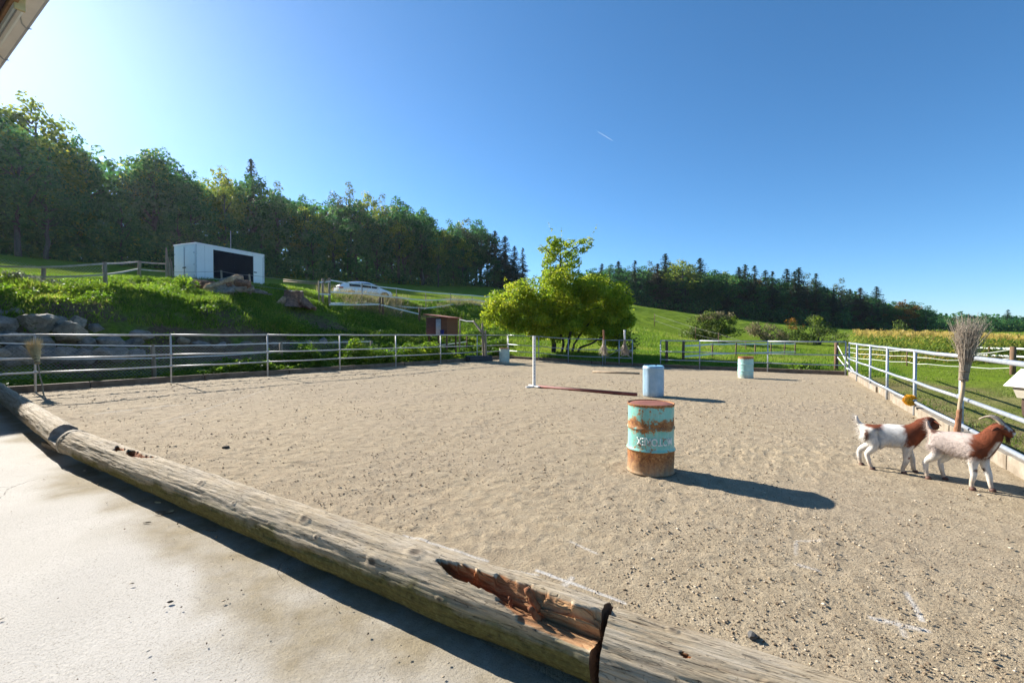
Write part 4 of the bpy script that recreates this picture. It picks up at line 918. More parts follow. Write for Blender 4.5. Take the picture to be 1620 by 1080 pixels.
for k in range(2):  # solid panels coloured near black for the shade inside the open hatch
    obj('hatch_shade_panel', MB().box((1.05+.72+k*1.36-.06, -.012, 1.17), (1.345, .03, 1.75), None, .006).me('hatch_shade_panel', M_DK), tr, label='near black panel painted as the shaded open hatch')
obj('sill', MB().box((2.4, -.03, .25), (2.75,.06,.07), None, .01).me('sill', M_TW), tr)
sd_ = obj('side_door', MB().box((4.02, -.014, 1.12), (.72,.03,1.92), None, .012).me('side_door', M_TW), tr)
obj('seal', MB().tube([(3.68,-.034,.18),(3.68,-.034,2.07),(4.36,-.034,2.07),(4.36,-.034,.18),(3.68,-.034,.18)], .014, 6).me('seal', M_TG), sd_)
obj('handle', MB().box((3.80,-.05,1.0), (.20,.05,.06), None, .01).me('handle', M_BLK), sd_)
for x_ in (.02, Lx-.02): obj('corner_trim', MB().box((x_, -.008, Hz_/2), (.06,.035,Hz_-.06), None, .008).me('corner_trim', M_TG), tr)
for x_ in (.52, 3.62): obj('panel_seam', MB().box((x_, -.004, Hz_/2), (.012,.012,Hz_-.12)).me('panel_seam', M_TG), tr)
obj('skirt', MB().box((Lx/2, .0, .03), (Lx-.1,.05,.09), None, .008).me('skirt', M_TG), tr)
for x_, l_ in ((2.2,.5),(3.5,.5)): obj('roof_vent', MB().box((x_, .7, Hz_+.11), (l_,.4,.09), None, .02).me('roof_vent', M_TW), tr)
obj('aerial', MB().tube([(2.5,.5,Hz_), (2.5,.5,Hz_+1.3)], .012, 6).me('aerial', M_TG), tr)
for x_ in (1.9, 2.75):
    w_ = obj('wheel', MB().lathe([(.02,-.1),(.24,-.1),(.30,-.06),(.31,0),(.30,.06),(.24,.1),(.02,.1)], 28, Matrix.Translation((x_,.18,-.12)) @ Matrix.Rotation(R(90), 4, 'X')).me('wheel', M_BLK, True), tr)
obj('drawbar', MB().tube([(-.05, Wy/2, -.05), (-1.2, Wy/2, -.05)], .04, 8).me('drawbar', M_TG), tr) if False else None
obj('leg', MB().box((.15,.2,-.3), (.08,.08,.6)).me('leg', M_TG), tr); obj('leg', MB().box((4.3,.2,-.3), (.08,.08,.6)).me('leg', M_TG), tr)
# ================================================================ WHITE CAR
cx_, cy_ = -12.75, 39.2; ch = R(40)
car = thing('parked_car', 'white rounded hatchback car parked on the track behind ribbon fence', 'car', (cx_, cy_, CZ+(HZ-474.5)/F*38.4), ch)
st_ = [(-2.40,.62,.55,.78,.80),(-2.30,.80,.42,.95,1.10),(-2.05,.90,.30,1.02,1.30),(-1.6,.95,.24,1.03,1.45),(-1.0,.965,.22,1.01,1.55),(-.4,.965,.22,.99,1.60),(.2,.96,.22,.97,1.57),(.75,.955,.22,.96,1.42),(1.2,.95,.22,.95,1.17),(1.5,.94,.22,.93,.99),(1.9,.92,.24,.86,.90),(2.2,.86,.30,.76,.79),(2.38,.70,.40,.62,.64)]
rows_ = []
for (x_, w_, b_, bl, rf) in st_:
    c = .72 if rf-bl > .15 else .85
    half = [(w_*.80, b_),(w_*.97, b_+.10),(w_, (b_+bl)/2),(w_*.985, bl-.10),(w_*.93, bl),(w_*(c+.05), bl+(rf-bl)*.7),(w_*(c-.12), rf-.02),(w_*.3, rf)]
    rows_.append([(x_, -y, z) for y, z in half]+[(x_, y, z) for y, z in half[::-1]])
n_ = len(rows_[0]); vv = [p for r_ in rows_ for p in r_]
ff = [(i*n_+j, (i+1)*n_+j, (i+1)*n_+(j+1)%n_, i*n_+(j+1)%n_) for i in range(len(rows_)-1) for j in range(n_)]+[tuple(range(n_)), tuple(range((len(rows_)-1)*n_, len(rows_)*n_))[::-1]]
M_CARP = NT('car_white'); M_CARP = M_CARP.done(M_CARP.bsdf((.78,.80,.82), .22, 0, None, .5, Coat_Weight=.6)); M_GLASS = NT('car_glass'); M_GLASS = M_GLASS.done(M_GLASS.bsdf((.015,.02,.028), .06, 0, None, .6))
cb = obj('body', mesh('car_body', vv, ff, M_CARP, True), car); sb_ = cb.modifiers.new('s', 'SUBSURF'); sb_.levels = sb_.render_levels = 2
def pane(x0, x1, side, lo=.12, hi=.88, name='side_window'):
    m = MB(); P = []
    for k in range(9):
        x_ = x0+(x1-x0)*k/8; w_ = np.interp(x_, [s[0] for s in st_], [s[1] for s in st_]); bl = np.interp(x_, [s[0] for s in st_], [s[3] for s in st_]); rf = np.interp(x_, [s[0] for s in st_], [s[4] for s in st_])
        h_ = max(rf-bl, .05)
        for f in (lo, hi): P.append((x_, side*(w_*(.955-.17*f**1.3)+.012), bl+.0+h_*f*.80))
    m.add(P, [(2*k, 2*k+2, 2*k+3, 2*k+1) for k in range(8)])
    o = obj(name, m.me(name, M_GLASS, True), car); so = o.modifiers.new('t', 'SOLIDIFY'); so.thickness = .01; return o
for s_ in (-1, 1): pane(-1.55,-.62,s_); pane(-.55,.28,s_); pane(.34,.98,s_,.12,.80)
m = MB(); m.add([(-2.33,-.55,.98),(-2.33,.55,.98),(-1.92,.52,1.37),(-1.92,-.52,1.37)], [(0,1,2,3)]); o_ = obj('rear_window', m.me('rear_window', M_GLASS), car); o_.location = (-.03,0,.02)
m = MB(); m.add([(1.42,-.62,1.05),(1.42,.62,1.05),(.78,.55,1.42),(.78,-.55,1.42)], [(0,1,2,3)]); o_ = obj('windscreen', m.me('windscreen', M_GLASS), car); o_.location = (.04,0,.03)
M_RIM = pmat('rim_metal', (.45,.46,.48), None, 8, .3, metal=.8); M_TAIL = pmat('tail_light', (.35,.02,.02), None, 8, .25)
for x_ in (-1.42, 1.48):
    for s_ in (-1, 1):
        T_ = Matrix.Translation((x_, s_*.87, .33)) @ Matrix.Rotation(R(90), 4, 'X')
        wh = obj('wheel', MB().lathe([(.23,-.11),(.30,-.12),(.34,-.08),(.345,0),(.34,.08),(.30,.12),(.23,.11)], 32, T_).me('tyre', M_BLK, True), car)
        obj('rim', MB().lathe([(.0001,-.10),(.10,-.112),(.2,-.09),(.235,-.11)] if s_ > 0 else [(.0001,.10),(.10,.112),(.2,.09),(.235,.11)], 28, T_).me('rim', M_RIM, True), wh)
        a_ = MB(); a_.lathe([(.345,-.02),(.41,-.02),(.41,.02),(.345,.02)], 32, Matrix.Translation((x_, s_*.962, .34)) @ Matrix.Rotation(R(90), 4, 'X'))
        obj('wheel_arch', a_.me('wheel_arch', M_BLK, True), car)
for s_ in (-1, 1):
    obj('tail_light', MB().box((-2.20, s_*.80, .93), (.30,.16,.12), None, .02).me('tail_light', M_TAIL), car)
    obj('headlight', MB().box((2.12, s_*.74, .70), (.26,.18,.10), None, .02).me('headlight', M_GLASS), car)
    obj('mirror', MB().box((.82, s_*1.02, 1.02), (.14,.18,.12), None, .03).me('mirror', M_CARP), car)
obj('number_plate', MB().box((-2.41,0,.66), (.02,.5,.11)).me('number_plate', M_TW), car)

# ================================================================ FENCES OF POST AND RIBBON
M_POSTW = pmat('weathered_post', (.34,.27,.19), (.20,.15,.10), 6, .9, .5, 30, stretch=(3,3,.6))
M_POSTD = pmat('brown_post', (.20,.12,.065), (.12,.07,.04), 6, .9, .4, 30, stretch=(3,3,.6))
M_TAPE = pmat('white_tape', (.78,.78,.76), (.66,.66,.63), 6, .6)
M_WIRED = pmat('dull_wire', (.16,.16,.15), None, 6, .8)
M_WIRE = pmat('fence_wire', (.34,.34,.33), None, 6, .5, metal=.6)
def post_fence(label, pts, heights, rails, rp=.06, mat=None, rmat=None, rdim=(.02,.045), sag=.03, wires=None, cat='fence', name='post_and_tape_fence', square=False, railname='tape', tube=False):
    """pts: ground points of the posts; rails: heights as a fraction of each post or metres"""
    o = thing(name, label, cat); mat = mat or M_POSTW; rmat = rmat or M_TAPE; rg = np.random.default_rng(len(label)*7)
    B = [np.array(p, float) for p in pts]
    for b, h in zip(B, heights):
        if h <= 0: continue
        e = rg.normal(0, .015, 2)
        obj('post', MB().tube([b-[0,0,.3], b+[e[0],e[1],h*.5], b+[e[0]*2,e[1]*2,h]], [rp, rp*.96, rp*.92], 4 if square else 9).me('post', mat, not square), o)
    for r_ in rails:
        for (p, hp), (q, hq) in zip(zip(B[:-1], heights[:-1]), zip(B[1:], heights[1:])):
            a, b = p+[0,0,abs(hp)*r_], q+[0,0,abs(hq)*r_]; mdl = (a+b)/2-[0,0,sag*rg.uniform(.5, 1.4)]
            off = np.array([0,-rp,0]); 
            if tube: m = MB().tube([a+off, mdl+off, b+off], rdim[1]/2, 6)
            else:
                m = MB(); m.v += beam(a+off, mdl+off, rdim).v; m.f += beam(a+off, mdl+off, rdim).f; m2 = beam(mdl+off, b+off, rdim); m.add(m2.v, m2.f)
            obj(railname, m.me(railname, rmat), o)
    return o, B
def netting(o, B, h0, h1, mat=M_WIRE, sp=.10, th=.007, off=.03):
    m = MB()
    for p, q in zip(B[:-1], B[1:]):
        L = np.linalg.norm(q-p); n = int(L/sp); H_ = h1-h0; k = int(H_/sp)+1
        for i in range(-k, n+1):
            for sgn in (1, -1):
                s0, s1 = i*sp, i*sp+H_; z0, z1 = (h0, h1) if sgn > 0 else (h1, h0)
                c0, c1 = max(s0, 0), min(s1, L)
                if c1 <= c0: continue
                za, zb = z0+(z1-z0)*(c0-s0)/H_, z0+(z1-z0)*(c1-s0)/H_
                a, b = p+(q-p)*c0/L+[0,off,za], p+(q-p)*c1/L+[0,off,zb]
                m.add([a+[0,0,th/2], a-[0,0,th/2], b-[0,0,th/2], b+[0,0,th/2], a+[0,th,0], b+[0,th,0]], [(0,1,2,3),(1,4,5,2),(4,0,3,5)])
    obj('wire_netting', m.me('wire_netting', mat), o)['kind'] = 'stuff'
def post_at(px, ytop, dep): 
    p = at(px, ytop, dep); g = tz(p[0], p[1]); return np.array([p[0], p[1], g]), max(p[2]-g, .3)
def posts(L): 
    r_ = [post_at(*q) for q in L]; return [a for a, b in r_], [b for a, b in r_]
# upper fence at the left, with rails and netting
B, hs = posts([(-75,430,19.0),(69,421,20.0),(168,415,20.6),(221,413,25.5),(266,416,27.0)])
o, B = post_fence('wooden fence with pale rails and wire netting above the boulder wall', B, hs, (.93,.50), .085, rdim=(.04,.075), sag=.02, railname='rail', rmat=pmat('pale_rail', (.55,.50,.43), (.38,.33,.27), 6, .85, .4, 30), name='wooden_fence')
netting(o, B[:3], .05, .95, sp=.13)
# splintered posts beside the trailer
sp_ = thing('splintered_posts', 'bundle of splintered grey posts leaning together left of the trailer', 'posts')
for k, (x0, y0, x1, y1, r_) in enumerate([(266,446,264,392,.075),(272,446,266,405,.07),(278,447,271,410,.06),(262,446,268,418,.05)]):
    rough_log('stake', at(x0,y0,26.4+.1*k)-[0,0,.3], at(x1,y1,26.4+.1*k), r_, r_*.8, M_POSTW, sp_, 60+k, .2, 14, 8)
# wire run in front of the trailer
B, hs = posts([(275,430,26.0),(352,428,25.8),(397,434,25.9),(505,444,29.5)])
hs[0] = -hs[0]
post_fence('thin wire fence on grey stakes in front of the white trailer', B, hs, (.95,.5), .05, rdim=(.01,.02), sag=.06, rmat=M_WIRE, railname='wire', tube=True, name='wire_fence')
# gateway left of the car
gw = thing('gateway', 'grey timber gateway with white cross rails left of the car', 'gate')
GP = [post_at(505,444,30.5), post_at(511,441,29.6), post_at(521.5,440,29.6)]
for k, (b, h) in enumerate(GP): obj('post', MB().tube([b-[0,0,.3], b+[0,0,h*.55], b+[0,.02,h]], .075 if k else .05, 9).me('post', M_POSTW, True), gw)
(b1_, h1_), (b2_, h2_) = GP[1], GP[2]
for f in (.86, .42): obj('rail', beam(b1_+[-.2,-.09,h1_*f-.02], b2_+[.1,-.09,h2_*f+.03], (.05,.09)).me('rail', M_TAPE), gw)
obj('brace', beam(b1_+[0,-.1,h1_*.8], b2_+[.05,-.1,h2_*.98], (.05,.08)).me('brace', M_POSTW), gw)
bar = thing('barrier_pole', 'long pale double pole barrier left of the timber gateway', 'barrier')
for dz in (0, -3): obj('pole', MB().tube([at(449,442-dz,32), at(503,448-dz*.7,30.6)], .035, 8).me('pole', M_POSTW, True), bar)
# track fence right of the gateway, three tapes
B, hs = posts([(521.5,441,29.8),(573,448,33.2),(628,455,37),(674,460.5,40),(713,464,42.5),(747,466.5,45),(790,470,47.5)])
hs[0] = -hs[0]
post_fence('white three tape fence on thin stakes along the track by the car', B, hs, (.95,.52,.10), .035, rdim=(.015,.085), sag=.03, mat=M_POSTW)
# fence coming down the bank
B, hs = posts([(522,464,29.6),(600.5,470,33.0),(606,470.5,33.2),(663,487,35.5)])
hs[0] = -.35; hs = [hs[0]]+[max(h, .9) for h in hs[1:]]
post_fence('single rail fence on brown posts coming down the bank', B, hs, (.55,), .085, rdim=(.03,.09), sag=.02, rmat=M_TAPE, mat=M_POSTD)
# netting fence a step behind the left pipe fence
def pu(px, u_=20.25): x, y = on_u(px, u_); return np.array([x, y, tz(x, y)])
B = [pu(px) for px in (-160,-20,244,445,587)]; hs = [1.2,1.2,1.18,1.0,.95]
o, B = post_fence('low wooden netting fence with white ribbon behind the left pipe fence', B, hs, (.97,.60), .075, rdim=(.012,.035), sag=.03, name='netting_fence')
netting(o, B, .08, 1.08, sp=.11)
B = [pu(587), pu(678, 20.4), pu(738, 20.9)]; hs = [-.55, .9, 1.0]
post_fence('sloping white rail on two leaning stakes below the chicken coop', B, hs, (.62,), .06, rdim=(.03,.06), sag=.02, mat=M_POSTD)

# ================================================================ CHICKEN COOP
kp = at(700, 530, 28.6); kg = tz(kp[0], kp[1])
coop = thing('chicken_coop', 'small red brown wooden coop on legs with metal door', 'coop', (kp[0], kp[1], kp[2]-.02), R(-28))
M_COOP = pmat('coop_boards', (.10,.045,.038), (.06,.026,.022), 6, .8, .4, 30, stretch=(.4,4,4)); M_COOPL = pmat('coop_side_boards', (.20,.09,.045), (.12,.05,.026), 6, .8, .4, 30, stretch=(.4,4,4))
CW, CD, CH = 1.55, 1.15, 1.12
obj('body', MB().box((0,0,CH/2), (CW-.06, CD-.06, CH)).me('coop_body', M_COOP), coop)
for k in range(6):
    obj('front_board', MB().box((-CW/4-.12, -CD/2+.005, .10+k*.185), (CW/2-.14, .03, .175), None, .006).me('front_board', M_COOP), coop)
    obj('end_board', MB().box((CW/2-.01, 0, .10+k*.185), (.03, CD, .175), None, .006).me('end_board', M_COOPL), coop)
    obj('front_board', MB().box((CW/2-.22, -CD/2+.005, .10+k*.185), (.40, .03, .175), None, .006).me('front_board2', M_COOPL), coop)
dr_ = obj('door', MB().box((.13, -CD/2-.012, .52), (.36,.03,.98), None, .005).me('coop_door', M_TG), coop)
for k in range(6): obj('rib', MB().tube([(-.03+k*.064, -CD/2-.03, .06), (-.03+k*.064, -CD/2-.03, .99)], .012, 6).me('rib', M_TG, True), dr_)
rm = Matrix.Rotation(R(7), 3, 'Y')
obj('roof', MB().box((.05,-.02,CH+.07), (CW+.36, CD+.36, .06), rm, .01).me('coop_roof', pmat('coop_roof', (.30,.10,.06), (.20,.065,.04), 5, .8)), coop)
obj('porch_board', MB().box((-.45, -CD/2-.42, .0), (1.35,.85,.045), None, .006).me('porch_board', pmat('porch_wood', (.50,.40,.32), (.38,.28,.22), 4, .9)), coop)
for x_ in (-.68, .68):
    for y_ in (-.48, .48): obj('leg', MB().box((x_, y_, -.6), (.08,.08,1.2)).me('leg', M_POSTD), coop)
bk_ = thing('bucket', 'small blue bucket standing at the coop wall', 'bucket', coop.location + Matrix.Rotation(R(-28), 3, 'Z') @ Vector((.50,-.72,.02)))
obj('pail', MB().lathe([(.0001,0),(.10,0),(.135,.30),(.142,.31),(.125,.30),(.09,.02)], 24).me('pail', pmat('blue_plastic', (.02,.03,.22), None, 5, .4), True), bk_)
obj('support_board', MB().box((0,0,0), (.9,.6,.03)).me('support_board', M_POSTD), bk_).location = (-.1,.2,-.025)
# leaning posts right of the coop
lp = thing('braced_post', 'grey braced fence post with diagonal strut right of the coop', 'post')
rough_log('post', put(766,545,27.6,-.2), at(763,511,27.6), .085, .075, M_POSTW, lp, 81, .12, 12, 9)
rough_log('strut', at(762,526,27.5), at(749,507,28.2), .07, .06, M_POSTW, lp, 82, .12, 12, 9)
rough_log('stake', put(769,545,27.4,-.2), at(768,522,27.4), .07, .06, M_POSTW, lp, 83, .12, 12, 9)
w1, w2 = post_at(727,504,29.4), post_at(749,507,28.2)
post_fence('short slack white tape between the coop and the braced post', [w1[0], w2[0]], [w1[1], -w2[1]], (.98,), .05, rdim=(.012,.05), sag=.08)
lt = thing('water_trough', 'dark low water trough in the corner behind the left fence', 'trough', put(758, 556, 27.2)+[0,0,.05], R(30))
obj('tub', MB().box((0,0,.2), (1.5,.7,.42), None, .06).me('tub', pmat('trough_dark', (.05,.05,.055), None, 5, .6)), lt)

# ================================================================ BACK PADDOCK, FAR STAKES, RIGHT FIELD
def gp(px, dep, y0=None): x = (px-W/2)/F*dep; return np.array([x, dep, tz(x, dep)])
B = [gp(1055,26.4), gp(1081,27.5)]; 
post_fence('two dark wooden posts with sagging wire behind the back right fence', B, [1.32,1.28], (.5,), .085, mat=M_POSTD, rmat=M_WIRE, rdim=(.012,.02), railname='wire', tube=True, name='wire_fence')
B = [gp(1081,27.6), gp(1127,30), gp(1164,31.5), gp(1195,33), gp(1220,34.2), gp(1241,35.4), gp(1258,36)]
post_fence('white two tape paddock fence on brown stakes behind the back fence', B, [-1.0]+[1.0]*6, (.92,.28), .05, mat=M_POSTD, rdim=(.012,.09), sag=.02)
B = [gp(1035,62), gp(1100,48), gp(1137,44)]
post_fence('thin wire fence on stakes running down the meadow past the round bush', [B[0],B[1],B[2],gp(1180,40),gp(1250,38)], [1.7,1.5,1.3,.8,.3], (.9,.45), .045, mat=M_POSTD, rmat=M_WIRED, rdim=(.01,.022), railname='wire', tube=True, name='wire_fence')
B = [gp(1322,23.5), gp(1322+14,22.4)]
post_fence('dark wooden corner post with slack tape outside the right arena corner', [gp(1323,21.6), gp(1352,19.0)], [1.35,-.3], (.9,.5), .09, mat=M_POSTD, rdim=(.012,.05), sag=.1)
B = [gp(1340,31), gp(1385,28), gp(1435,26), gp(1466,24.6), gp(1530,23.0), gp(1603,21.3)]
post_fence('three slack white tapes across the right paddock ending at a dark post', B, [.95,-.95,.95,-.95,-.95,1.3], (.92,.60,.25), .03, mat=M_POSTD, rdim=(.008,.022), sag=.05)
pz = gp(1603,21.2); obj('fence_post', MB().tube([pz-[0,0,.3], pz+[0,0,1.32]], .11, 10).me('fence_post', M_POSTD, True), label='thick dark post at the end of the slack paddock tapes', cat='post')
B = [gp(1524,33), gp(1565,31.5), gp(1604,30.2), gp(1660,28.5)]
post_fence('pale two rail wooden fence in front of the maize at right', B, [1.2,1.15,1.2,1.2], (.93,.50), .07, mat=M_POSTD, rmat=M_TAPE, rdim=(.04,.10), sag=.01, railname='rail', name='wooden_fence')
# lantern-like feeder on the right fence
fx, fy = 6.06, 5.32
fe = thing('bird_feeder', 'cream pitched hood on a shaggy brown stem standing on the right rail', 'feeder', (fx, fy, .79))
rough_log('stem', (0,0,-.02), (.03,0,.40), .055, .04, pmat('shaggy_brown', (.075,.045,.032), (.04,.025,.02), 30, .95, .8, 60), fe, 90, .3, 16, 14)
m = MB(); hw, hl, z0, z1 = .15, .15, .355, .56
m.add([(-hw,-hl,z0),(hw,-hl,z0),(hw,hl,z0),(-hw,hl,z0),(-.02,-hl*.5,z1),(.02,-hl*.5,z1),(.02,hl*.5,z1),(-.02,hl*.5,z1)], [(0,1,5,4),(1,2,6,5),(2,3,7,6),(3,0,4,7),(4,5,6,7)])
oo = obj('hood', m.me('hood', pmat('cream_sheet', (.80,.77,.68), (.72,.68,.58), 5, .5)), fe); so = oo.modifiers.new('t', 'SOLIDIFY'); so.thickness = .012
m = MB(); m.add([(-.10,-.10,.352),(.10,-.10,.352),(.10,.10,.352),(-.10,.10,.352),(-.07,-.07,.22),(.07,-.07,.22),(.07,.07,.22),(-.07,.07,.22)], [(0,1,5,4),(1,2,6,5),(2,3,7,6),(3,0,4,7),(7,6,5,4)]); obj('tray', m.me('tray', pmat('tray_beige', (.42,.38,.30), None, 5, .6)), fe)
fl = thing('floodlight', 'small black floodlight with pale glass at the left frame edge', 'lamp', at(2, 480, 17.5))
obj('housing', MB().box((0,0,0), (.34,.16,.32), None, .02).me('housing', M_BLK), fl); obj('glass', MB().box((.03,-.085,.02), (.26,.012,.2)).me('glass', pmat('pale_glass', (.7,.66,.58), None, 5, .3)), fl)
obj('stake', MB().tube([(0,0,-.16), (0,0,-1.5)], .03, 8).me('stake', M_POSTD), fl)
# contrail high in the sky
ic = NT('ice_cloud'); tr_ = ic.n('BsdfTranslucent'); tr_.inputs['Color'].default_value = (.95,.95,.95,1); M_ICE = ic.done(tr_.outputs[0])
a_, b_ = at(944, 210, 9000), at(969, 225, 9000)
obj('contrail', MB().tube([a_+(b_-a_)*k/6 for k in range(7)], [.6,1.2,2,2.2,2.2,1.6,.8], 8).me('contrail', M_ICE), label='short white aircraft contrail high in the blue sky', cat='contrail')
# ================================================================ TREES
LEAFG = leafmat('forest_leaf', [(.0, (.025,.095,.035)), (.5, (.060,.180,.050)), (.85, (.14,.26,.050)), (1., (.30,.34,.05))], .62)
LEAFY = leafmat('yellow_sunlit_leaf', [(.0, (.09,.16,.022)), (.5, (.20,.26,.035)), (.85, (.38,.37,.045)), (1., (.52,.44,.06))], .66)  # brightened yellow, in the hillside wood also a stand-in for sunlit crowns
LEAFO = leafmat('autumn_leaf', [(.0, (.10,.075,.014)), (.4, (.24,.13,.018)), (.8, (.38,.17,.02)), (1., (.16,.15,.03))], .45)
LEAFT = leafmat('thin_pale_leaf', [(.0, (.06,.10,.035)), (.6, (.13,.17,.06)), (1., (.22,.22,.09))], .45)
NEEDLE = leafmat('spruce_needle', [(.0, (.016,.042,.022)), (.6, (.036,.075,.032)), (1., (.085,.12,.042))], .25)
NEEDLEB = leafmat('brownish_needle', [(.0, (.045,.040,.020)), (.6, (.085,.075,.035)), (1., (.12,.10,.05))], .15)
FRUITL = leafmat('fruit_tree_leaf', [(.0, (.13,.23,.014)), (.35, (.28,.38,.022)), (.7, (.44,.47,.03)), (1., (.60,.54,.04))], .62)
HAZEL = leafmat('bush_leaf', [(.0, (.06,.10,.018)), (.6, (.13,.18,.03)), (1., (.24,.24,.05))], .5)
TWIGL = leafmat('dry_shrub_leaf', [(.0, (.15,.12,.06)), (.6, (.25,.21,.10)), (1., (.34,.29,.15))], .45)
LAVL = leafmat('lavender_leaf', [(.0, (.14,.15,.11)), (.6, (.22,.23,.18)), (1., (.30,.29,.24))], .3)
BARK = pmat('tree_bark', (.085,.080,.072), (.040,.038,.034), 3, .95, .6, 12, stretch=(3,3,.6), bdist=.05)
def limb(m, p, q, r0, r1, rg, n=6, wob=.06):
    p, q = np.array(p, float), np.array(q, float); L = np.linalg.norm(q-p); pts = [p+(q-p)*k/n+(rg.normal(0, wob*L/n, 3) if 0 < k < n else 0) for k in range(n+1)]
    m.tube(pts, [r0+(r1-r0)*k/n for k in range(n+1)], 7)
def crown_cloud(centers, radii, per, size, rg, up=.35, tint=None):
    """leaf rhombs in clumps: each clump a ragged shell thicker on its upper side"""
    P, N, S_, Cc = [], [], [], []
    for c, r in zip(centers, radii):
        n = int(per*(r**2)); d = rg.normal(size=(n, 3)); d /= np.linalg.norm(d, axis=1)[:,None]
        q = rg.uniform(.35, 1, n)**.5; q = q*(1+.25*vn(d[:,0]*3+c[0], d[:,1]*3+c[1], d[:,2]*3))
        p = np.array(c)+d*q[:,None]*r*np.array([1.1,1.1,.78]); nn = d+rg.normal(0, .7, (n, 3)); nn[:,2] += up; nn /= np.linalg.norm(nn, axis=1)[:,None]
        P.append(p); N.append(nn); S_.append(size*rg.uniform(.55, 1.4, n)); t = rg.uniform(-.22, .22); Cc.append(np.clip(.42+t+rg.normal(0, .17, n), 0, 1))
    return tree_quads(np.concatenate(P), np.concatenate(N), np.concatenate(S_), 1.0, np.concatenate(Cc), rg)
def broadleaf(seed, mat, H_=20., rx=4.6, z0=.22, nc=58, per=44, size=.48, open_=0., twigs=0):
    rg = np.random.default_rng(seed); C_, R_ = [], []
    while len(C_) < nc:
        d = rg.normal(size=3); d /= np.linalg.norm(d); q = rg.uniform(.25, 1)**.45
        zc = .5*(1+d[2]*q); w_ = np.interp(zc, [0, .15, .45, .75, 1], [.55, .85, 1., .82, .35])*(1+.25*math.sin(3*math.atan2(d[1], d[0])+seed))
        C_.append((d[0]*q*rx*w_, d[1]*q*rx*w_, H_*(z0+(1-z0)*(.06+.90*zc)))); R_.append(rg.uniform(.85, 1.75)*(1-.45*open_)*(1 if zc < .8 else .75))
    V, Fc, cc = crown_cloud(C_, R_, per, size, rg)
    crown = mesh('crown', V, Fc, mat, cols=cc)
    m = MB(); limb(m, (0,0,-.6), (rg.normal(0,.3), rg.normal(0,.3), H_*.80), H_*.017, H_*.004, rg, 8, .08)
    for i in rg.permutation(nc)[:16+twigs]:
        c = np.array(C_[i]); zb = max(H_*.12, c[2]-np.hypot(c[0], c[1])*rg.uniform(.7, 1.2)); limb(m, (0,0,zb), c, H_*.006, .03, rg, 5, .12)
    return m.me('trunk', BARK, True), crown
def conifer(seed, mat, H_=22., rx=4.3, z0=.06, gaps=.0):
    rg = np.random.default_rng(seed); P, N, S_ = [], [], []; z = H_*z0
    while z < H_*.985:
        f = (z/H_-z0)/(1-z0); r_ = rx*(1-f)**.72*(.75+.4*rg.random())+.12; nb = int(7+6*(1-f))
        for b in range(nb):
            if rg.random() < gaps: continue
            a = rg.uniform(0, 2*np.pi); l = r_*rg.uniform(.6, 1.12); k = max(3, int(l/.30)); s = np.linspace(.12, 1, k)
            dr = .30*l*s**1.4-.10*l*(s > .8)*s; wd = .42*(1-s*.55)
            for rep in (-1, 0, 1):
                p = np.stack([np.cos(a)*s*l-np.sin(a)*wd*rep*.7*l*.4, np.sin(a)*s*l+np.cos(a)*wd*rep*.7*l*.4, z-dr-.10*abs(rep)], 1)+rg.normal(0, .07, (k, 3))
                P.append(p); n = rg.normal(0, .45, (k, 3)); n[:,2] += 1; n[:,0] += .35*np.cos(a); n[:,1] += .35*np.sin(a); N.append(n); S_.append(np.full(k, .62)*rg.uniform(.6, 1.2, k)*(1-.35*f))
        z += H_*.020*(1.2-.35*f)
    P, N, S_ = np.concatenate(P), np.concatenate(N), np.concatenate(S_); N /= np.linalg.norm(N, axis=1)[:,None]
    c = np.clip(.4+rg.normal(0, .22, len(P)), 0, 1); V, Fc, cc = tree_quads(P, N, S_, 1.0, c, rg)
    m = MB().tube([(0,0,-.6),(0,0,H_*.5),(0,0,H_*.99)], [H_*.012, H_*.007, .02], 7)
    return m.me('trunk', BARK, True), mesh('crown', V, Fc, mat, cols=cc)
PROTO = {
 'green': [(broadleaf(101, LEAFG), 20.), (broadleaf(102, LEAFG, rx=5.2, nc=60), 20.), (broadleaf(103, LEAFG, rx=4.2, z0=.12), 20.)],
 'yellow': [(broadleaf(111, LEAFY, rx=4.4, nc=46, open_=.3), 20.), (broadleaf(112, LEAFY, rx=4.0, z0=.3, open_=.4), 20.)],
 'thin': [(broadleaf(121, LEAFT, rx=3.4, z0=.35, nc=34, per=44, size=.42, open_=.55, twigs=14), 20.)],
 'orange': [(broadleaf(131, LEAFO, rx=5.4, z0=.08, nc=60), 20.)],
 'spruce': [(conifer(141, NEEDLE), 22.), (conifer(142, NEEDLE, rx=4.8, gaps=.12), 22.), (conifer(143, NEEDLE, rx=3.7, gaps=.2), 22.)],
 'brownspruce': [(conifer(151, NEEDLEB, rx=4.6, gaps=.1), 22.)],
}
def tree(kind, i, x, y, H_, label, group, rz=None, wide=1.0, name=None):
    (tm_, cm_), h0 = PROTO[kind][i % len(PROTO[kind])]; k = H_/h0
    o = thing(name or {'spruce':'spruce_tree','brownspruce':'spruce_tree'}.get(kind, 'broadleaf_tree'), label, 'tree', (x, y, tz(x, y)-.1), random.uniform(0, 6.28) if rz is None else rz, group, (k*wide, k*wide, k))
    obj('trunk', tm_, o); obj('crown', cm_, o); return o
adj = {'green':'green broadleaf tree','yellow':'yellow toned broadleaf tree','thin':'thin pale half bare tree','orange':'orange autumn tree','spruce':'dark spruce','brownspruce':'brownish spruce'}
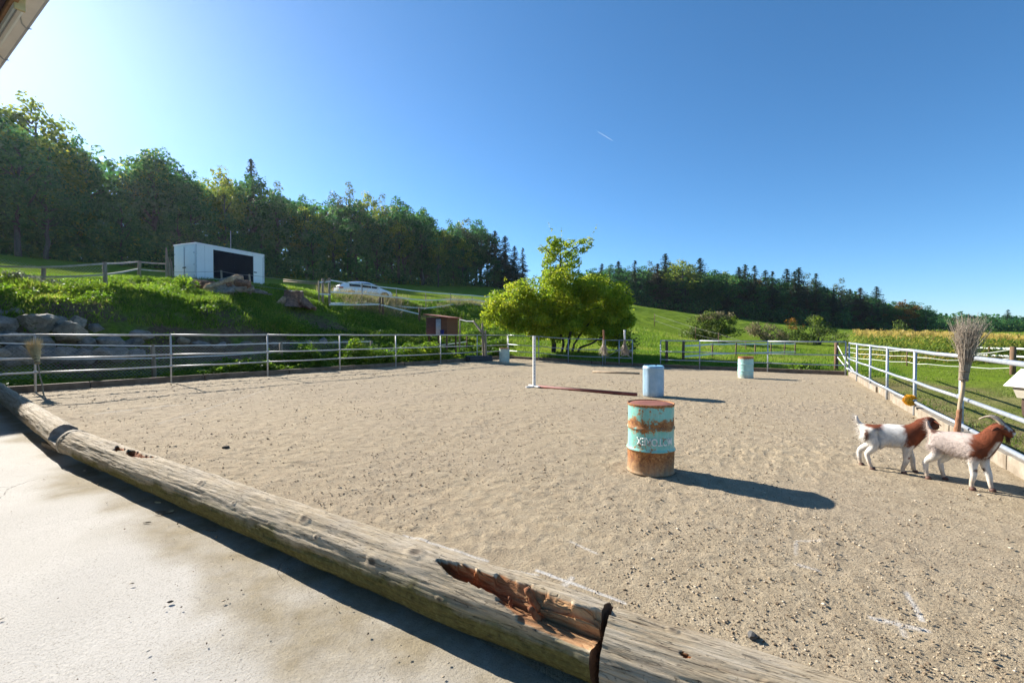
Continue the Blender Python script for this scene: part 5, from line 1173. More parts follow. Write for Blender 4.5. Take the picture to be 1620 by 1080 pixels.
# ---- the wood on the hill at the left: three rows; the back rows make the skyline
SKY = ([-120,0,50,90,110,150,180,215,260,285,330,400,440,500,550,600,650,690,705,735,770,800,832], [112,126,140,168,186,204,200,212,216,232,242,252,274,292,290,308,304,346,346,340,352,376,392])
rg = np.random.default_rng(77); cnt = {}
def px_of(x, y): return W/2+F*x/y
for row, (u0, f_lo, f_hi, sp_) in enumerate([(93, .42, .74, 6.2), (100, .80, .93, 6.0), (107, .92, 1.03, 6.4)]):
    v = -33.; items = []
    while v < 104:
        uu, vv_ = u0+rg.uniform(-2, 2), v+rg.uniform(-2, 2); x, y = xy(uu, vv_); p = px_of(x, y); v += sp_*rg.uniform(.8, 1.25)
        if y < 20 or p < -110 or p > 828 or (row == 0 and 690 < p < 712): continue
        top = np.interp(p, *SKY); Hs = CZ+(HZ-top)/F*y-tz(x, y)
        h = Hs*rg.uniform(f_lo, f_hi); h = max(h, 5)
        r_ = rg.random()
        if p > 798: kind = 'spruce'
        elif row == 0: kind = 'green' if r_ < .82 or p < 120 else ('yellow' if r_ < .94 else 'spruce')
        elif row == 1: kind = 'green' if r_ < .72 else ('yellow' if r_ < .92 else 'thin')
        else: kind = 'green' if r_ < .36 else ('yellow' if r_ < .76 else ('thin' if r_ < .93 else 'spruce'))  # more yellow trees in the rear row imitate sunlit tops by leaf colour
        items.append((p, kind, x, y, h))
    items.sort()
    for j, (p, kind, x, y, h) in enumerate(items):
        where = 'above the pale rail fence' if p < 265 else 'behind the white trailer' if p < 425 else 'above the tree stump' if p < 525 else 'above the white car' if p < 640 else 'right of the white car'
        rn = ['front','middle','rear'][row]
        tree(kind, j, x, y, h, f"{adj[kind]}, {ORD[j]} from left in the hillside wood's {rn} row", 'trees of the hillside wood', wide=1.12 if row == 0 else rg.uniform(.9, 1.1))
for (px, yy, top, kind, wd, lab) in [(640,118,318,'green',1.15,'big dark rounded tree at the right end of the nearer hillside wood'),(668,121,326,'green',1.2,'dark tree leaning out at the right corner of the hillside wood'),(693,119,366,'yellow',.85,'pale yellow green tree at the wood corner right of the dark trees'),
    (716,150,352,'green',1.2,'broad tree at the left of the second wood right of the gap'),(738,148,345,'thin',1.5,'tall pale crowned tree in the middle of the second hillside wood'),(760,151,350,'green',1.3,'rounded tree in the second hillside wood left of its spruces'),(783,152,364,'spruce',1.5,'leftmost of the four dark spruces ending the second hillside wood'),(799,153,372,'spruce',1.5,'second of the four dark spruces ending the second hillside wood'),(814,154,388,'spruce',1.4,'third of the four dark spruces ending the second hillside wood'),(827,156,391,'spruce',1.2,'last dark spruce left of the fruit tree top'),
    (32,60,186,'green',1.2,'large bright green tree low at the left frame edge before the wood'),(75,62,262,'green',1.35,'broad bushy green tree at the wood edge above the pale rail fence')]:
    x = (px-W/2)/F*yy; tree(kind, int(px), x, yy, CZ+(HZ-top)/F*yy-tz(x, yy), lab, 'trees of the hillside wood', wide=wd)
# undergrowth along the wood's edge and the deep wood behind: uncountable
def mass(name, L, mat, seed, per, size):
    """L: (x, y, ground, height, radius)"""
    rg = np.random.default_rng(seed); C_, R_ = [], []
    for (x, y, g, h, r_) in L:
        for k in range(max(1, int(h/1.7))): C_.append((x+rg.normal(0, r_*.5), y+rg.normal(0, r_*.5), g+h*(k+.5)/max(1, int(h/1.7)))); R_.append(r_*rg.uniform(.7, 1.2))
    V, Fc, cc = crown_cloud(C_, R_, per, size, rg, .25); return obj(name, mesh(name, V, Fc, mat, cols=cc), kind='stuff')
L = []
for v in np.concatenate([np.arange(-34, 104, 2.0), np.arange(-34, 20, 1.6)]):
    x, y = xy(91.5+rg.uniform(-1.2, 1.2), v); p = px_of(x, y)
    if -120 < p < 830: L.append((x, y, tz(x, y), rg.uniform(2.6, 6.0)+(3.5 if v < -5 else 0), 1.8))
for v in np.arange(-36, 30, 2.2):
    for uu in (97, 104):
        x, y = xy(uu+rg.uniform(-1, 1), v); L.append((x, y, tz(x, y), rg.uniform(5, 8), 2.0))
mass('undergrowth', L, LEAFG, 201, 34, .55)
L = []
for v in np.arange(-40, 112, 4.):
    for uu in (113, 119):
        x, y = xy(uu, v); p = px_of(x, y)
        if -150 < p < 835: L.append((x, y, tz(x, y), (CZ+(HZ-np.interp(p, *SKY))/F*y-tz(x, y))*.72, 2.8))
mass('deep_wood', L, LEAFG, 202, 11, 1.1)
# ---- the far wood on the right
FAR = [ # px, top row, kind, width
 (938,428,'green',1.2),(952,422,'spruce',1),(965,419,'green',1.1),(978,418,'spruce',1.),(990,424,'green',1.1),(1004,417,'spruce',1.05),(1016,424,'green',1.1),(1028,418,'thin',1.3),(1040,422,'brownspruce',1.15),(1052,406,'spruce',1),(1064,414,'yellow',1.3),(1078,413,'yellow',1.35),(1090,424,'thin',1.2),(1107,413,'spruce',1.15),(1120,430,'green',1.3),(1133,430,'green',1.2),(1147,428,'yellow',1.1),(1158,434,'green',1.2),(1168,427,'spruce',1),(1178,423,'spruce',1.05),(1193,425,'spruce',1.),(1201,440,'orange',.5),(1210,432,'spruce',1.05),(1221,434,'spruce',1.),(1232,444,'green',1.),(1244,430,'spruce',1.1),(1256,434,'spruce',1.05),(1263,428,'spruce',1.1),(1277,437,'thin',1.2),(1290,437,'spruce',.9),(1296,452,'green',1.1),(1308,460,'spruce',1.0),(1318,462,'spruce',.9),
 (1330,445,'thin',1.1),(1344,462,'spruce',1.0),(1360,460,'brownspruce',1.3),(1372,470,'green',1.1),(1386,458,'spruce',1.2),(1398,484,'green',1.2),(1412,480,'green',1.0),(1428,472,'orange',1.15),(1447,474,'green',1.55),(1464,486,'green',1.4),(1480,496,'green',1.3),(1494,500,'green',1.5),(1510,499,'thin',1.6),(1526,500,'green',1.4),(1545,502,'green',1.6),(1562,498,'green',1.7),(1578,505,'green',1.5),(1594,491,'spruce',1.5),(1612,508,'yellow',1.6),(1630,506,'green',1.6)]
for j, (px, top, kind, wd) in enumerate(FAR):
    top -= 6 if px < 1420 else 2
    yy = 186+8*math.sin(j*2.1) if px < 1400 else (176 if px < 1470 else 215+6*math.sin(j))
    x = (px-W/2)/F*yy; h = max(CZ+(HZ-top)/F*yy-tz(x, yy), 4)
    where = 'right of the fruit tree' if px < 1075 else 'above the round bush' if px < 1180 else 'above the brown hedge' if px < 1320 else 'left of the orange tree' if px < 1420 else 'above the maize'
    lab = 'orange autumn tree standing out at the right end of the far wood' if px == 1428 else 'lone broad dark conifer above the maize at the right frame edge' if px == 1594 else f"{adj[kind]} on the far wood's skyline, {ORD[min(j, 39)]} from left"
    if j >= 40 and px not in (1428, 1594): lab = f"{adj[kind]} above the maize, {ORD[j-40]} along the skyline from the orange tree"
    tree(kind, j, x, yy, h, lab, 'trees of the far wood', wide=wd*(1.55 if kind in ('spruce','brownspruce') else 1.15))
rg = np.random.default_rng(78)
items = []
for px in np.arange(930, 1640, 11.5):
    p = px+rg.uniform(-4, 4); yy = 178 if p < 1400 else 200; x = (p-W/2)/F*yy; top = np.interp(p, [930,1060,1180,1300,1400,1500,1640], [440,432,442,464,486,503,508])+rg.uniform(-4, 12)
    items.append((p, x, yy, max(CZ+(HZ-top)/F*yy-tz(x, yy), 4)))
for j, (p, x, yy, h) in enumerate(items):
    k_ = ['green','spruce','spruce','green','brownspruce','spruce'][int(rg.integers(0, 6))] if p < 1400 else 'green'
    o = tree(k_, j, x, yy, h, f"{adj[k_]}, {(ORD+['forty-'+q for q in ORD[:9]]+['fiftieth']+['fifty-'+q for q in ORD[:9]]+['sixtieth']+['sixty-'+q for q in ORD[:9]])[j]} from left along the far wood's front edge", 'front trees of the far wood', wide=1.35)
L = []
for px in np.arange(925, 1650, 9):
    yy = 174 if px < 1400 else 196
    if px > 1650: continue
    x = (px-W/2)/F*yy; L.append((x, yy, tz(x, yy), rg.uniform(2.5, 6), 2.4))
mass('far_undergrowth', L, LEAFG, 203, 14, .85)
L = []
for px in np.arange(920, 1660, 9):
    yy = 205 if px < 1420 else 232; x = (px-W/2)/F*yy; top = np.interp(px, [930,1060,1180,1300,1400,1500,1640], [432,425,436,456,480,500,505]); g = tz(x, yy); L.append((x, yy, g, max(3, (CZ+(HZ-top)/F*yy-g)*.85), 4.2))
mass('far_deep_wood', L, LEAFG, 204, 5, 1.6)

# ---- the yellow-green fruit tree behind the back fence
fd = 31.0; fx_ = (893-W/2)/F*fd; fz = tz(fx_, fd); mpx = fd/F
ft = thing('fruit_tree', 'spreading yellow green fruit tree with several dark stems behind the back fence', 'tree', (fx_, fd, fz))
rg = np.random.default_rng(301); C_, R_ = [], []
def lobe(px, py, wpx, hpx, n, r_, dep=1.0):
    for _ in range(n):
        d = rg.normal(size=3); d /= np.linalg.norm(d); q = rg.uniform(.1, 1)**.5
        C_.append(((px-893)*mpx+d[0]*q*wpx*mpx/2, d[1]*q*wpx*mpx/2*dep, CZ+(HZ-py)*mpx-fz+d[2]*q*hpx*mpx/2)); R_.append(r_*rg.uniform(.6, 1.25))
lobe(820,485,96,80,44,.52); lobe(880,470,130,92,62,.58); lobe(945,480,100,96,50,.56,1.2); lobe(905,448,90,50,26,.5); lobe(978,500,58,80,30,.46); lobe(850,515,100,44,26,.46); lobe(787,497,44,56,16,.38); lobe(930,515,90,46,22,.45); lobe(890,490,70,90,30,.5,1.4); lobe(965,525,60,44,16,.42); lobe(838,520,70,40,16,.42); lobe(895,520,90,40,20,.45,1.3); lobe(985,510,40,50,12,.38)
nmain = len(C_)
lobe(888,396,88,48,20,.36,.6); lobe(860,388,34,20,4,.30); lobe(922,386,30,26,5,.30); lobe(885,422,80,26,14,.36)
V, Fc, cc = crown_cloud(C_, R_, 900, .15, rg, .3)
# upright shoots with leaves round the outline
Pn = []
for _ in range(60):
    i = rg.integers(0, nmain+28); c = np.array(C_[i]); d = np.array([rg.normal(0, .35), rg.normal(0, .35), 1]); c = c+rg.normal(0, .25, 3); c[2] += R_[i]*.5
    for s in np.linspace(0, rg.uniform(.4, 1.0), 12): Pn.append(c+d*s+rg.normal(0, .04, 3))
Pn = np.array(Pn); Nn = rg.normal(size=Pn.shape); Nn /= np.linalg.norm(Nn, axis=1)[:,None]
V2, F2, c2 = tree_quads(Pn, Nn, .13, 1.0, np.clip(rg.normal(.55, .2, len(Pn)), 0, 1), rg)
obj('crown', mesh('fruit_crown', np.concatenate([V, V2]), np.concatenate([Fc, F2+len(V)]), FRUITL, cols=np.concatenate([cc, c2])), ft)
def fpt(px, py, dy=0.): return np.array([(px-893)*mpx, dy, CZ+(HZ-py)*mpx-fz])
M_STEM = pmat('dark_stem', (.055,.042,.034), (.03,.023,.02), 6, .95, .5, 20)
for k, (pts, r_) in enumerate([([(876,562),(876,530),(872,505),(860,470)], .17),([(888,562),(892,540),(884,520),(880,480)], .10),([(897,562),(900,535),(907,510),(915,470)], .12),([(905,562),(908,545),(920,528),(940,500)], .09),([(911,562),(918,550),(938,542),(958,530),(975,505)], .09),([(878,520),(850,500),(820,485)], .08),([(884,500),(886,440),(888,385)], .09),([(888,410),(905,395),(925,380)], .04),([(886,415),(868,400),(855,388)], .04),([(907,510),(935,490),(965,480)], .07)]):
    m = MB(); q = [fpt(*p, .25*math.sin(k*2+j)*(j > 0)) for j, p in enumerate(pts)]
    fine = []
    for a, b in zip(q[:-1], q[1:]):
        for s in range(4): fine.append(a+(b-a)*s/4+rg.normal(0, .018, 3))
    fine.append(q[-1]); m.tube(fine, [r_*(1-.65*j/len(fine)) for j in range(len(fine))], 9)
    obj('stem', m.me('stem', M_STEM, True), ft)
# ---- bushes of the meadow
def bush(label, px, py, dep, wpx, hpx, mat, n, seed, rr=.55, size=.16, per=120, name='bush', cat='bush', twigs=0, extra=None, group=None):
    """bush whose foot stands at photo (px, py) at a given distance"""
    x = (px-W/2)/F*dep; g = tz(x, dep); mp = dep/F; rg = np.random.default_rng(seed); o = thing(name, label, cat, (x, dep, g), group=group); C_, R_ = [], []
    wx, hz_ = wpx*mp/2, hpx*mp
    for _ in range(n):
        d = rg.normal(size=3); d /= np.linalg.norm(d); d[2] = abs(d[2]); q = rg.uniform(.1, 1)**.5
        C_.append((d[0]*q*wx*.85, d[1]*q*wx*.6, .12*hz_+d[2]*q*hz_*.8)); R_.append(rr*rg.uniform(.6, 1.25))
    V, Fc, cc = crown_cloud(C_, R_, per, size, rg, .3)
    mats, fm = [mat], None
    me = mesh('bush_leaves', V, Fc, mat, cols=cc); obj('foliage', me, o)
    if extra:
        for (mat2, ox, oz, w2, h2, n2) in extra:
            C2 = [(ox*mp+rg.normal(0, w2*mp*.3), -wx*.15+rg.normal(0, wx*.15), oz*mp+rg.uniform(-.5, .5)*h2*mp) for _ in range(n2)]
            V, Fc, cc = crown_cloud(C2, [rr*.6]*n2, per, size, rg, .5); obj('foliage', mesh('bush_leaves2', V, Fc, mat2, cols=cc), o, label='autumn coloured top of the bush')
    m = MB()
    for k in range(7+twigs):
        c = np.array(C_[k % n]); limb(m, (rg.normal(0, wx*.12), rg.normal(0, wx*.1), -.1), c+[0,0,(rr*.9 if k >= 7 else 0)], .05, .012, rg, 4, .1)
    obj('stems', m.me('bush_stems', BARK), o)['kind'] = 'stuff'
    return o
bush('round dark green bush with reddish and yellow top on the meadow slope', 1124, 543, 49, 96, 50, HAZEL, 70, 401, .62, .2, 240, extra=[(TWIGL,6,40,36,10,14),(LEAFY,28,34,16,14,9),(TWIGL,-16,36,20,8,6)])
bush('brown dry bush at the left end of the hedge below the far wood', 1212, 545, 60, 66, 38, TWIGL, 30, 402, .6, .22, 190, twigs=8)
bush('low olive green bush in the middle of the hedge', 1252, 544, 61, 70, 40, HAZEL, 30, 403, .6, .22, 190, extra=[(LEAFO,-2,31,18,14,9)])
bush('tall green sprouting bush in the hedge right of the orange one', 1294, 543, 60, 60, 52, HAZEL, 30, 404, .6, .22, 190, twigs=8, extra=[(LEAFY,-4,38,20,14,8)])
bush('low dark bush at the right end of the hedge', 1328, 542, 62, 60, 24, HAZEL, 18, 405, .5, .2, 190)
bush('small round grey green bush left of the maize', 1345, 535, 75, 34, 14, TWIGL, 14, 406, .5, .22, 70)
bush('small olive bush between meadow crest and maize', 1372, 532, 85, 36, 16, HAZEL, 14, 407, .6, .25, 60)
bush('pale willow bush before the orange autumn tree', 1418, 527, 120, 34, 26, HAZEL, 16, 408, 1.0, .4, 40)
bush('dark leafy bush at the lower right side of the fruit tree', 992, 552, 30, 46, 46, HAZEL, 26, 409, .42, .16, 150)
bush('low weedy bush behind the edging at the far right corner', 1272, 588, 21.6, 52, 16, WEED, 22, 410, .22, .10, 500)
bush('leafy nettle clump behind the left end of the back edging', 1290, 590, 21.2, 30, 14, WEED, 12, 411, .2, .09, 500)
for k, (px, py, dep, wp, hp, lab) in enumerate([(82,462,19.2,30,16,'grey lavender bush right of the first rail fence post'),(122,462,20.0,30,14,'grey green lavender bush between two rail fence posts'),(56,464,18.6,26,13,'pale lavender bush left of the first rail fence post'),(22,462,18.5,34,14,'pale lavender bush near the left frame edge on the terrace'),(205,452,23,26,10,'small grey bush at the third rail fence post')]):
    bush(lab, px, py, dep, wp, hp, LAVL, 12, 420+k, .16, .07, 900)
bush('tall yellow lit weed clump left of the root pile', 292, 456, 23.6, 40, 22, WEED, 16, 431, .30, .13, 320)
bush('fern like yellow weed in the middle of the bank', 327, 507, 20.6, 36, 16, WEED, 10, 432, .22, .12, 320)

# ================================================================ MAIZE
MAIZE = leafmat('maize_leaf', [(.0, (.10,.19,.025)), (.4, (.21,.27,.035)), (.7, (.42,.35,.06)), (1., (.54,.38,.11))], .5)
def maize_mesh(seed):
    rg = np.random.default_rng(seed); V, Fc, Cc = [], [], []
    H_ = 1.8
    def quad(a, b, c, d, col): k = len(V); V.extend([a, b, c, d]); Fc.append((k, k+1, k+2, k+3)); Cc.extend([col]*4)
    for s in range(2):
        w_ = .018; ang = s*1.57; ex = np.array([math.cos(ang)*w_, math.sin(ang)*w_, 0]); quad(-ex, ex, ex*.6+[0,0,H_], -ex*.6+[0,0,H_], .35)
    for k in range(13):
        z = .12+k*.125; a = k*2.5+rg.uniform(-.5, .5); L = rg.uniform(.55, .9)*(1-.25*abs(k-6)/6); d = np.array([math.cos(a), math.sin(a), 0]); sd = np.array([-d[1], d[0], 0])
        col = np.clip(rg.normal(.78 if k < 4 else .38, .18), 0, 1); P = []
        for f in np.linspace(0, 1, 5): P.append((np.array([0,0,z])+d*L*f+np.array([0,0,1])*L*(.75*f-1.05*f*f*rg.uniform(.85, 1.2)), .055*math.sin(math.pi*(.12+.86*f))))
        for (p, w1), (q, w2) in zip(P[:-1], P[1:]): quad(p-sd*w1, p+sd*w1, q+sd*w2, q-sd*w2, col)
    for k in range(5):
        a = k*1.26; d = np.array([math.cos(a)*.12, math.sin(a)*.12, .28]); t = np.array([0,0,H_]); e = np.array([.012,.012,0]); quad(t-e, t+e, t+d+e, t+d-e, .92)
    return np.array(V), np.array(Fc), np.array(Cc)
MZ = [maize_mesh(500+k) for k in range(4)]
MZM = [mesh('maize', V, Fc, MAIZE, cols=c[:,None]*np.ones((1, 3))) for V, Fc, c in MZ]
rg = np.random.default_rng(600); pos = []
# the field's front edge runs from the far left (behind the pole fence) to the right frame edge
fa, fb = gp(1366, 66)[:2], gp(1680, 35)[:2]; dv = (fb-fa)/np.linalg.norm(fb-fa); nv_ = np.array([-dv[1], dv[0]]); nv_ = nv_ if nv_[1] > 0 else -nv_
LEN = np.linalg.norm(fb-fa)
for r_ in range(44):
    step = .34 if r_ < 10 else .6
    for s in np.arange(0, LEN+60, step):
        p = fa+dv*(s+rg.uniform(-.1, .1))+nv_*(r_*(.75 if r_ < 12 else 1.6)-(0 if r_ < 12 else 10)+rg.uniform(-.12, .12)); q = px_of(*p)
        if 1350 < q < 1690 and p[1] > 31: pos.append((np.hypot(*p), p[0], p[1], r_))
pos.sort(key=lambda t: (t[3] > 1, t[0])); near, rest = pos[:300], pos[300:]
for k, (_, x, y, r_) in enumerate(near):
    o = obj('maize_plant', MZM[k % 4], label='ripening maize plant in the near rows at the front edge of the field', cat='maize', group='maize plants along the field edge', loc=(x, y, tz(x, y)), rz=rg.uniform(0, 6.28), scale=rg.uniform(.86, 1.04))
rest = rest[:9000] if len(rest) > 9000 else rest
vs_, fs_, cs_ = [], [], []; base = 0; zz = terr(np.array([p[1] for p in rest]), np.array([p[2] for p in rest]))
for k, (_, x, y, r_) in enumerate(rest):
    if r_ > 5 and k % 2: pass
    V, Fc, c = MZ[k % 4]; a = rg.uniform(0, 6.28); s = rg.uniform(.86, 1.05); ca, sa = math.cos(a)*s, math.sin(a)*s
    sel = slice(None) if r_ < 5 else slice(4*24, None)
    V, c = V[sel], c[sel]; m_ = len(V)//4
    vs_.append(np.stack([V[:,0]*ca-V[:,1]*sa+x, V[:,0]*sa+V[:,1]*ca+y, V[:,2]*s+zz[k]], 1)); fs_.append(np.arange(m_*4).reshape(m_, 4)+base); cs_.append(np.clip(c+rg.normal(0, .1), 0, 1)); base += m_*4
cv = np.concatenate(cs_); obj('maize_field', mesh('maize_field', np.concatenate(vs_), np.concatenate(fs_), MAIZE, cols=cv[:,None]*np.ones((1, 3))), kind='stuff')
# ================================================================ GOATS
def goat_mat(name):
    t = NT(name); c = t.attr('Col', 'Color'); v = t.coord(); n = t.noise(t.mapping(v, (1,1,2.2)), 60, 4, .7)
    c2 = t.mix(t.ramp(n, [(.3, .35), (.6, 0)]), c, t.mix(.5, c, (.10,.07,.05)))
    return t.done(t.bsdf(c2, .8, 0, t.bump(n, .5, .006), .15))
M_COAT = goat_mat('goat_coat')
M_HORN = pmat('horn', (.50,.41,.30), (.30,.23,.16), 18, .5, .5, 60, stretch=(1,1,1)); M_HORND = pmat('dark_horn', (.10,.08,.07), (.05,.04,.035), 18, .5, .5, 60)
M_HOOF = pmat('hoof', (.13,.06,.04), (.07,.035,.025), 20, .6); M_EYE = pmat('eye', (.03,.02,.012), None, 5, .1)
def skin_mesh(name, chains, sub=2):
    """chains of (point, radius) sharing joints by rounded position, grown into one surface"""
    vs, idx, es, rr = [], {}, [], []
    for ch in chains:
        prev = None
        for p, r in ch:
            k = tuple(round(c, 4) for c in p)
            if k not in idx: idx[k] = len(vs); vs.append(p); rr.append(r)
            if prev is not None: es.append((prev, idx[k]))
            prev = idx[k]
    me = bpy.data.meshes.new(name); me.from_pydata(vs, es, []); o = bpy.data.objects.new(name, me); COL.objects.link(o)
    sk = o.modifiers.new('skin', 'SKIN'); sk.use_smooth_shade = True; sk.branch_smoothing = .6
    for d, r in zip(me.skin_vertices[0].data, rr): d.radius = r if isinstance(r, tuple) else (r, r)
    me.skin_vertices[0].data[0].use_root = True
    s = o.modifiers.new('sub', 'SUBSURF'); s.levels = s.render_levels = sub
    bpy.context.view_layer.update(); out = bpy.data.meshes.new_from_object(o.evaluated_get(bpy.context.evaluated_depsgraph_get()))
    bpy.data.objects.remove(o); return out
def goat(label, loc, rz, sc, colour, legs, head, horns=True, beard=True, seed=0, tail_up=True):
    o = thing('goat', label, 'goat', loc, rz, scale=sc)
    ru, mi, lo_, cs, nb = (-.27,0,.455), (-.10,0,.425), (.04,0,.425), (.17,0,.435), (.235,0,.485)
    RU, CS, NB = (.150,.160), (.150,.182), (.112,.140)
    body = [(ru,RU),(mi,(.182,.186)),(lo_,(.180,.190)),(cs,CS),(nb,NB)]
    nk, hb, fh, mz, ns = head
    chains = [body, [(nb,NB),(nk,(.088,.112)),(hb,(.078,.084)),(fh,(.066,.072)),(mz,(.048,.050)),(ns,(.036,.037))]]
    sgn = {'l':1, 'r':-1}
    for side in 'lr':
        s = sgn[side]; fx = legs['f'+side]; hx = legs['h'+side]
        chains.append([(cs,CS),((.165,s*.078,.36),.090),((.155+fx*.25,s*.082,.27),.047),((.178+fx*.6,s*.078,.155),.0335),((.160+fx*.95,s*.075,.06),.024),((.172+fx,s*.075,.022),.028)])
        chains.append([(ru,RU),((-.265,s*.082,.40),.115),((-.190+hx*.3,s*.088,.305),.070),((-.335+hx*.7,s*.082,.195),.035),((-.312+hx*.95,s*.080,.06),.024),((-.292+hx,s*.080,.022),.028)])
    chains.append([(ru,RU),((-.365,0,.520),.035),((-.395,0,.575),.026),((-.405,0,.635),.016)])
    me = skin_mesh('goat_body', chains)
    V = np.array([v.co[:] for v in me.vertices]); col = colour(V)
    a = me.color_attributes.new('Col', 'FLOAT_COLOR', 'POINT'); a.data.foreach_set('color', np.concatenate([col, np.ones((len(V), 1))], 1).astype(np.float32).ravel())
    me.materials.clear(); me.materials.append(M_COAT); obj('body', me, o)
    # hair: short fine strands lying back along the body
    rg = np.random.default_rng(seed); me.calc_loop_triangles()
    ar = np.array([p.area for p in me.polygons]); cen = np.array([p.center[:] for p in me.polygons]); nor = np.array([p.normal[:] for p in me.polygons])
    pick = rg.choice(len(ar), 9000, p=ar/ar.sum()); ti = np.array([t_.vertices[:] for t_ in me.loop_triangles]); ta = np.array([t_.area for t_ in me.loop_triangles]); tn_ = np.array([t_.normal[:] for t_ in me.loop_triangles]); pick = rg.choice(len(ta), 9000, p=ta/ta.sum()); bw = rg.dirichlet((1, 1, 1), 9000); c = (V[ti[pick]]*bw[...,None]).sum(1); n = tn_[pick]
    low = sstep(.22, .34, c[:,2])*(1-sstep(.27, .36, c[:,0])*.6); L = (.013+.024*low)*rg.uniform(.5, 1.3, 9000)*(1+.9*sstep(.33, .40, c[:,2])*(1-sstep(.36, .46, c[:,2]))*(c[:,0] < .3))*(1+1.0*(c[:,0] < -.36))
    dirn = n*.22+np.array([-.55,0,-.55])+rg.normal(0, .22, (9000, 3)); dirn[(c[:,0] < -.36)&(c[:,2] > .5)] += [0,0,.8]; dirn /= np.linalg.norm(dirn, axis=1)[:,None]
    sd = np.cross(dirn, n); sd /= np.linalg.norm(sd, axis=1)[:,None]+1e-9
    P = np.stack([c-sd*.0017-n*.002, c+sd*.0017-n*.002, c+dirn*L[:,None]], 1).reshape(-1, 3)
    hc = np.repeat(colour(c)*rg.uniform(.85, 1.1, (9000, 1)), 3, 0)
    obj('coat', mesh('goat_coat_hair', P, np.arange(27000).reshape(9000, 3), M_COAT, cols=hc), o)['kind'] = 'stuff'
    for side in 'lr':
        s = sgn[side]
        for x, y in ((.178+legs['f'+side], s*.075), (-.285+legs['h'+side], s*.080)):
            m = MB().lathe([(.027,0),(.029,.004),(.026,.022),(.020,.034),(.0001,.036)], 14, Matrix.Translation((x, y, 0)) @ Matrix.Diagonal((1.25,1,1,1))); obj('hoof', m.me('hoof', M_HOOF, True), o)
    hbv, fhv, mzv, nsv = [np.array(k) for k in (hb, fh, mz, ns)]
    fwd = (nsv-fhv)/np.linalg.norm(nsv-fhv); lat = np.cross([0,0,1], fwd); lat /= np.linalg.norm(lat); up = np.cross(fwd, lat)
    hd = np.array([fwd[0], fwd[1], 0]); hd /= np.linalg.norm(hd)
    for s in (1, -1):
        e0 = hbv+lat*s*.052+up*.022; e1 = e0+lat*s*.105-up*.012-fwd*.01; m = MB(); P = []
        for k in range(7):
            f = k/6; w_ = .030*math.sin(math.pi*(.18+.80*f)); cpt = e0+(e1-e0)*f-up*.03*f*f
            P += [cpt-fwd*w_+up*.004, cpt-up*.007, cpt+fwd*w_+up*.004, cpt+up*.006]
        m.add(P, [(4*k+j, 4*k+(j+1)%4, 4*k+4+(j+1)%4, 4*k+4+j) for k in range(6) for j in range(4)]+[(0,3,2,1),(24,25,26,27)])
        er = m.me('ear', M_COAT, True); ea = er.color_attributes.new('Col', 'FLOAT_COLOR', 'POINT'); ea.data.foreach_set('color', np.tile(np.array([.15,.042,.02,1], np.float32), len(er.vertices))); obj('ear', er, o)
        ey = fhv+lat*s*.050+up*.014+fwd*.022; bm = bmesh.new(); bmesh.ops.create_uvsphere(bm, u_segments=12, v_segments=8, radius=.0115); em = bpy.data.meshes.new('eye'); bm.to_mesh(em); bm.free(); em.materials.append(M_EYE); eo = obj('eye', em, o); eo.location = ey
        if horns:
            h0 = hbv*.55+fhv*.45+lat*s*.022+up*.045; pts = []
            for k in range(10):
                f = k/9; pts.append(h0+np.array([0,0,.075*math.sin(f*2.6)])-hd*(.20*f**1.1)+lat*s*(.05*f))
            obj('horn', MB().tube(pts, [.021*(1-.72*k/9) for k in range(10)], 10).me('horn', M_HORN if s < 0 else M_HORND, True), o)
        no = nsv+lat*s*.012+up*.010+fwd*.020; obj('nostril', MB().box(no, (.007,.007,.006), None, .002).me('nostril', M_EYE), o)
    m = MB(); mo = mzv*.35+nsv*.65-up*.022; m.tube([mo-lat*.022, mo+fwd*.014, mo+lat*.022], .004, 6); obj('mouth', m.me('mouth', M_EYE, True), o)
    if beard:
        m = MB(); b0 = mzv-up*.030
        for k in range(70): q = b0+lat*rg.normal(0, .010)-fwd*rg.uniform(-.01, .045); m.tube([q, q-up*.0+np.array([0,0,-rg.uniform(.05, .11)])+rg.normal(0, .008, 3)], [.0028, .0008], 3, False)
        bm_ = m.me('beard', pmat('beard_hair', (.09,.035,.02), (.05,.02,.014), 20, .9)); obj('beard', bm_, o)['kind'] = 'stuff'
    return o
WHT, BRN, DRK, PNK = np.array([.66,.625,.57]), np.array([.155,.042,.018]), np.array([.06,.03,.022]), np.array([.50,.41,.36])
def soil_shade_coat(C_, V):
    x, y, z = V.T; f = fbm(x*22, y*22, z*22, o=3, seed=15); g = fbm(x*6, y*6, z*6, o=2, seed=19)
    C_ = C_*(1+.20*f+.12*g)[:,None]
    dirt_shade = np.clip(.75*sstep(.16, .03, z)+.35*sstep(.36, .26, z)*(np.abs(x) < .16)+.25*sstep(-.1, .6, g), 0, .8)  # dirt on lower legs and in patches, plus shading painted under the belly
    return np.clip(blend(C_, C_*np.array([.74,.60,.46]), dirt_shade), 0, .8)
def blend(base, c, m): return base*(1-m[:,None])+c*m[:,None]
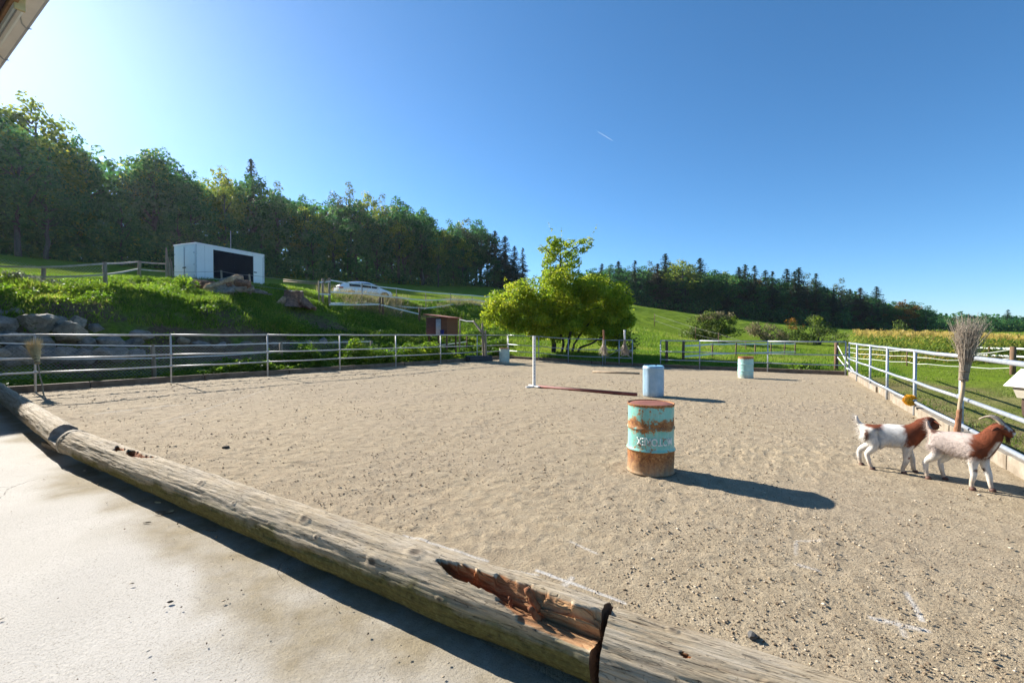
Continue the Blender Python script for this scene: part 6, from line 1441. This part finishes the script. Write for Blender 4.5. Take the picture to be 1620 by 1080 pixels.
def col_a(V):
    x, y, z = V.T; n = .03*fbm(x*14, y*14, z*14, o=3, seed=4); C_ = np.tile(WHT, (len(V), 1))
    C_ = blend(C_, BRN, sstep(.0, .02, x+n-(.12+.10*sstep(.44, .34, z)*0+.0*z)+.0)*sstep(.0, .02, z-.345+.25*(x-.16)+n))
    C_ = blend(C_, BRN, sstep(.0, .02, .105-np.hypot((x+.20)*1.0, (z-.565)*1.5)+n)*(z > .45))
    C_ = blend(C_, DRK*1.6, sstep(.0, .02, .062-np.hypot((x+.285)*1.6, (z-.43)*.75)+n*.6)*(np.abs(y) > .03))
    C_ = blend(C_, BRN*.9, sstep(.0, .01, .020-np.hypot(x-.17, (z-.20))+n*.2)*(np.abs(y) > .03))
    return soil_shade_coat(C_, V)
def col_b(V):
    x, y, z = V.T; n = .03*fbm(x*14+9, y*14, z*14, o=3, seed=6); C_ = np.tile(PNK*.86, (len(V), 1))
    C_ = blend(C_, WHT, sstep(.34, .28, z)); C_ = blend(C_, BRN, sstep(.0, .02, x+n-.135)*sstep(.0, .02, z-.335+.1*(x-.16)+n))
    C_ = blend(C_, WHT, sstep(.0, .012, .016+.3*n-np.abs(y+.03))*(x > .22)*(z < .52)*sstep(.33, .36, z))
    C_ = blend(C_, DRK*1.4, sstep(.0, .02, .09-np.hypot((x+.27), (z-.58)*1.4)+n))
    C_ = blend(C_, WHT*.95, sstep(.0, .012, x-.475+n*.3)*(z < .64)); C_ = blend(C_, WHT*.9, sstep(.0, .01, .018-np.abs(y)+n*.2)*sstep(.38, .42, x)*(z > .66))
    C_ = blend(C_, DRK*1.5, sstep(.0, .01, .022-np.hypot(x-.19, (z-.21))+n*.2)*(np.abs(y) > .03))
    return soil_shade_coat(C_, V)
yaw = lambda dx, dy: math.atan2(dy, dx)
ga = np.array([4.865, 5.80]); hA = np.array([.80, -.60])
goat('white goat with brown neck and brown rump patch, head behind the other goat', (ga[0], ga[1], .012), yaw(*hA), (.92,1.02,1.06), col_a, {'fl':.07,'fr':-.06,'hl':-.05,'hr':.07},
     ((.315,.02,.56),(.375,.065,.615),(.41,.105,.615),(.455,.165,.565),(.475,.19,.545)), horns=False, beard=False, seed=31)
gb = np.array([5.20, 5.23]); hB = np.array([.33, -.944]); hB /= np.linalg.norm(hB)
goat('pale pinkish goat with brown head, curved horns and beard by the right fence', (gb[0], gb[1], .012), yaw(*hB), (.86,.98,1.09), col_b, {'fl':.09,'fr':-.03,'hl':.05,'hr':-.05},
     ((.30,.0,.575),(.345,.012,.655),(.385,.02,.675),(.455,.035,.625),(.485,.04,.605)), seed=32)
# ================================================================ AIR
hz = NT('haze_air'); pv = hz.n('VolumePrincipled'); pv.inputs['Color'].default_value = (.80,.92,1,1); pv.inputs['Density'].default_value = .00009; pv.inputs['Anisotropy'].default_value = .55
hz.l(pv.outputs[0], hz.out.inputs['Volume'])
obj('haze', MB().box((0, 0, 46), (1500, 1500, 104)).me('haze', hz.m), kind='stuff')
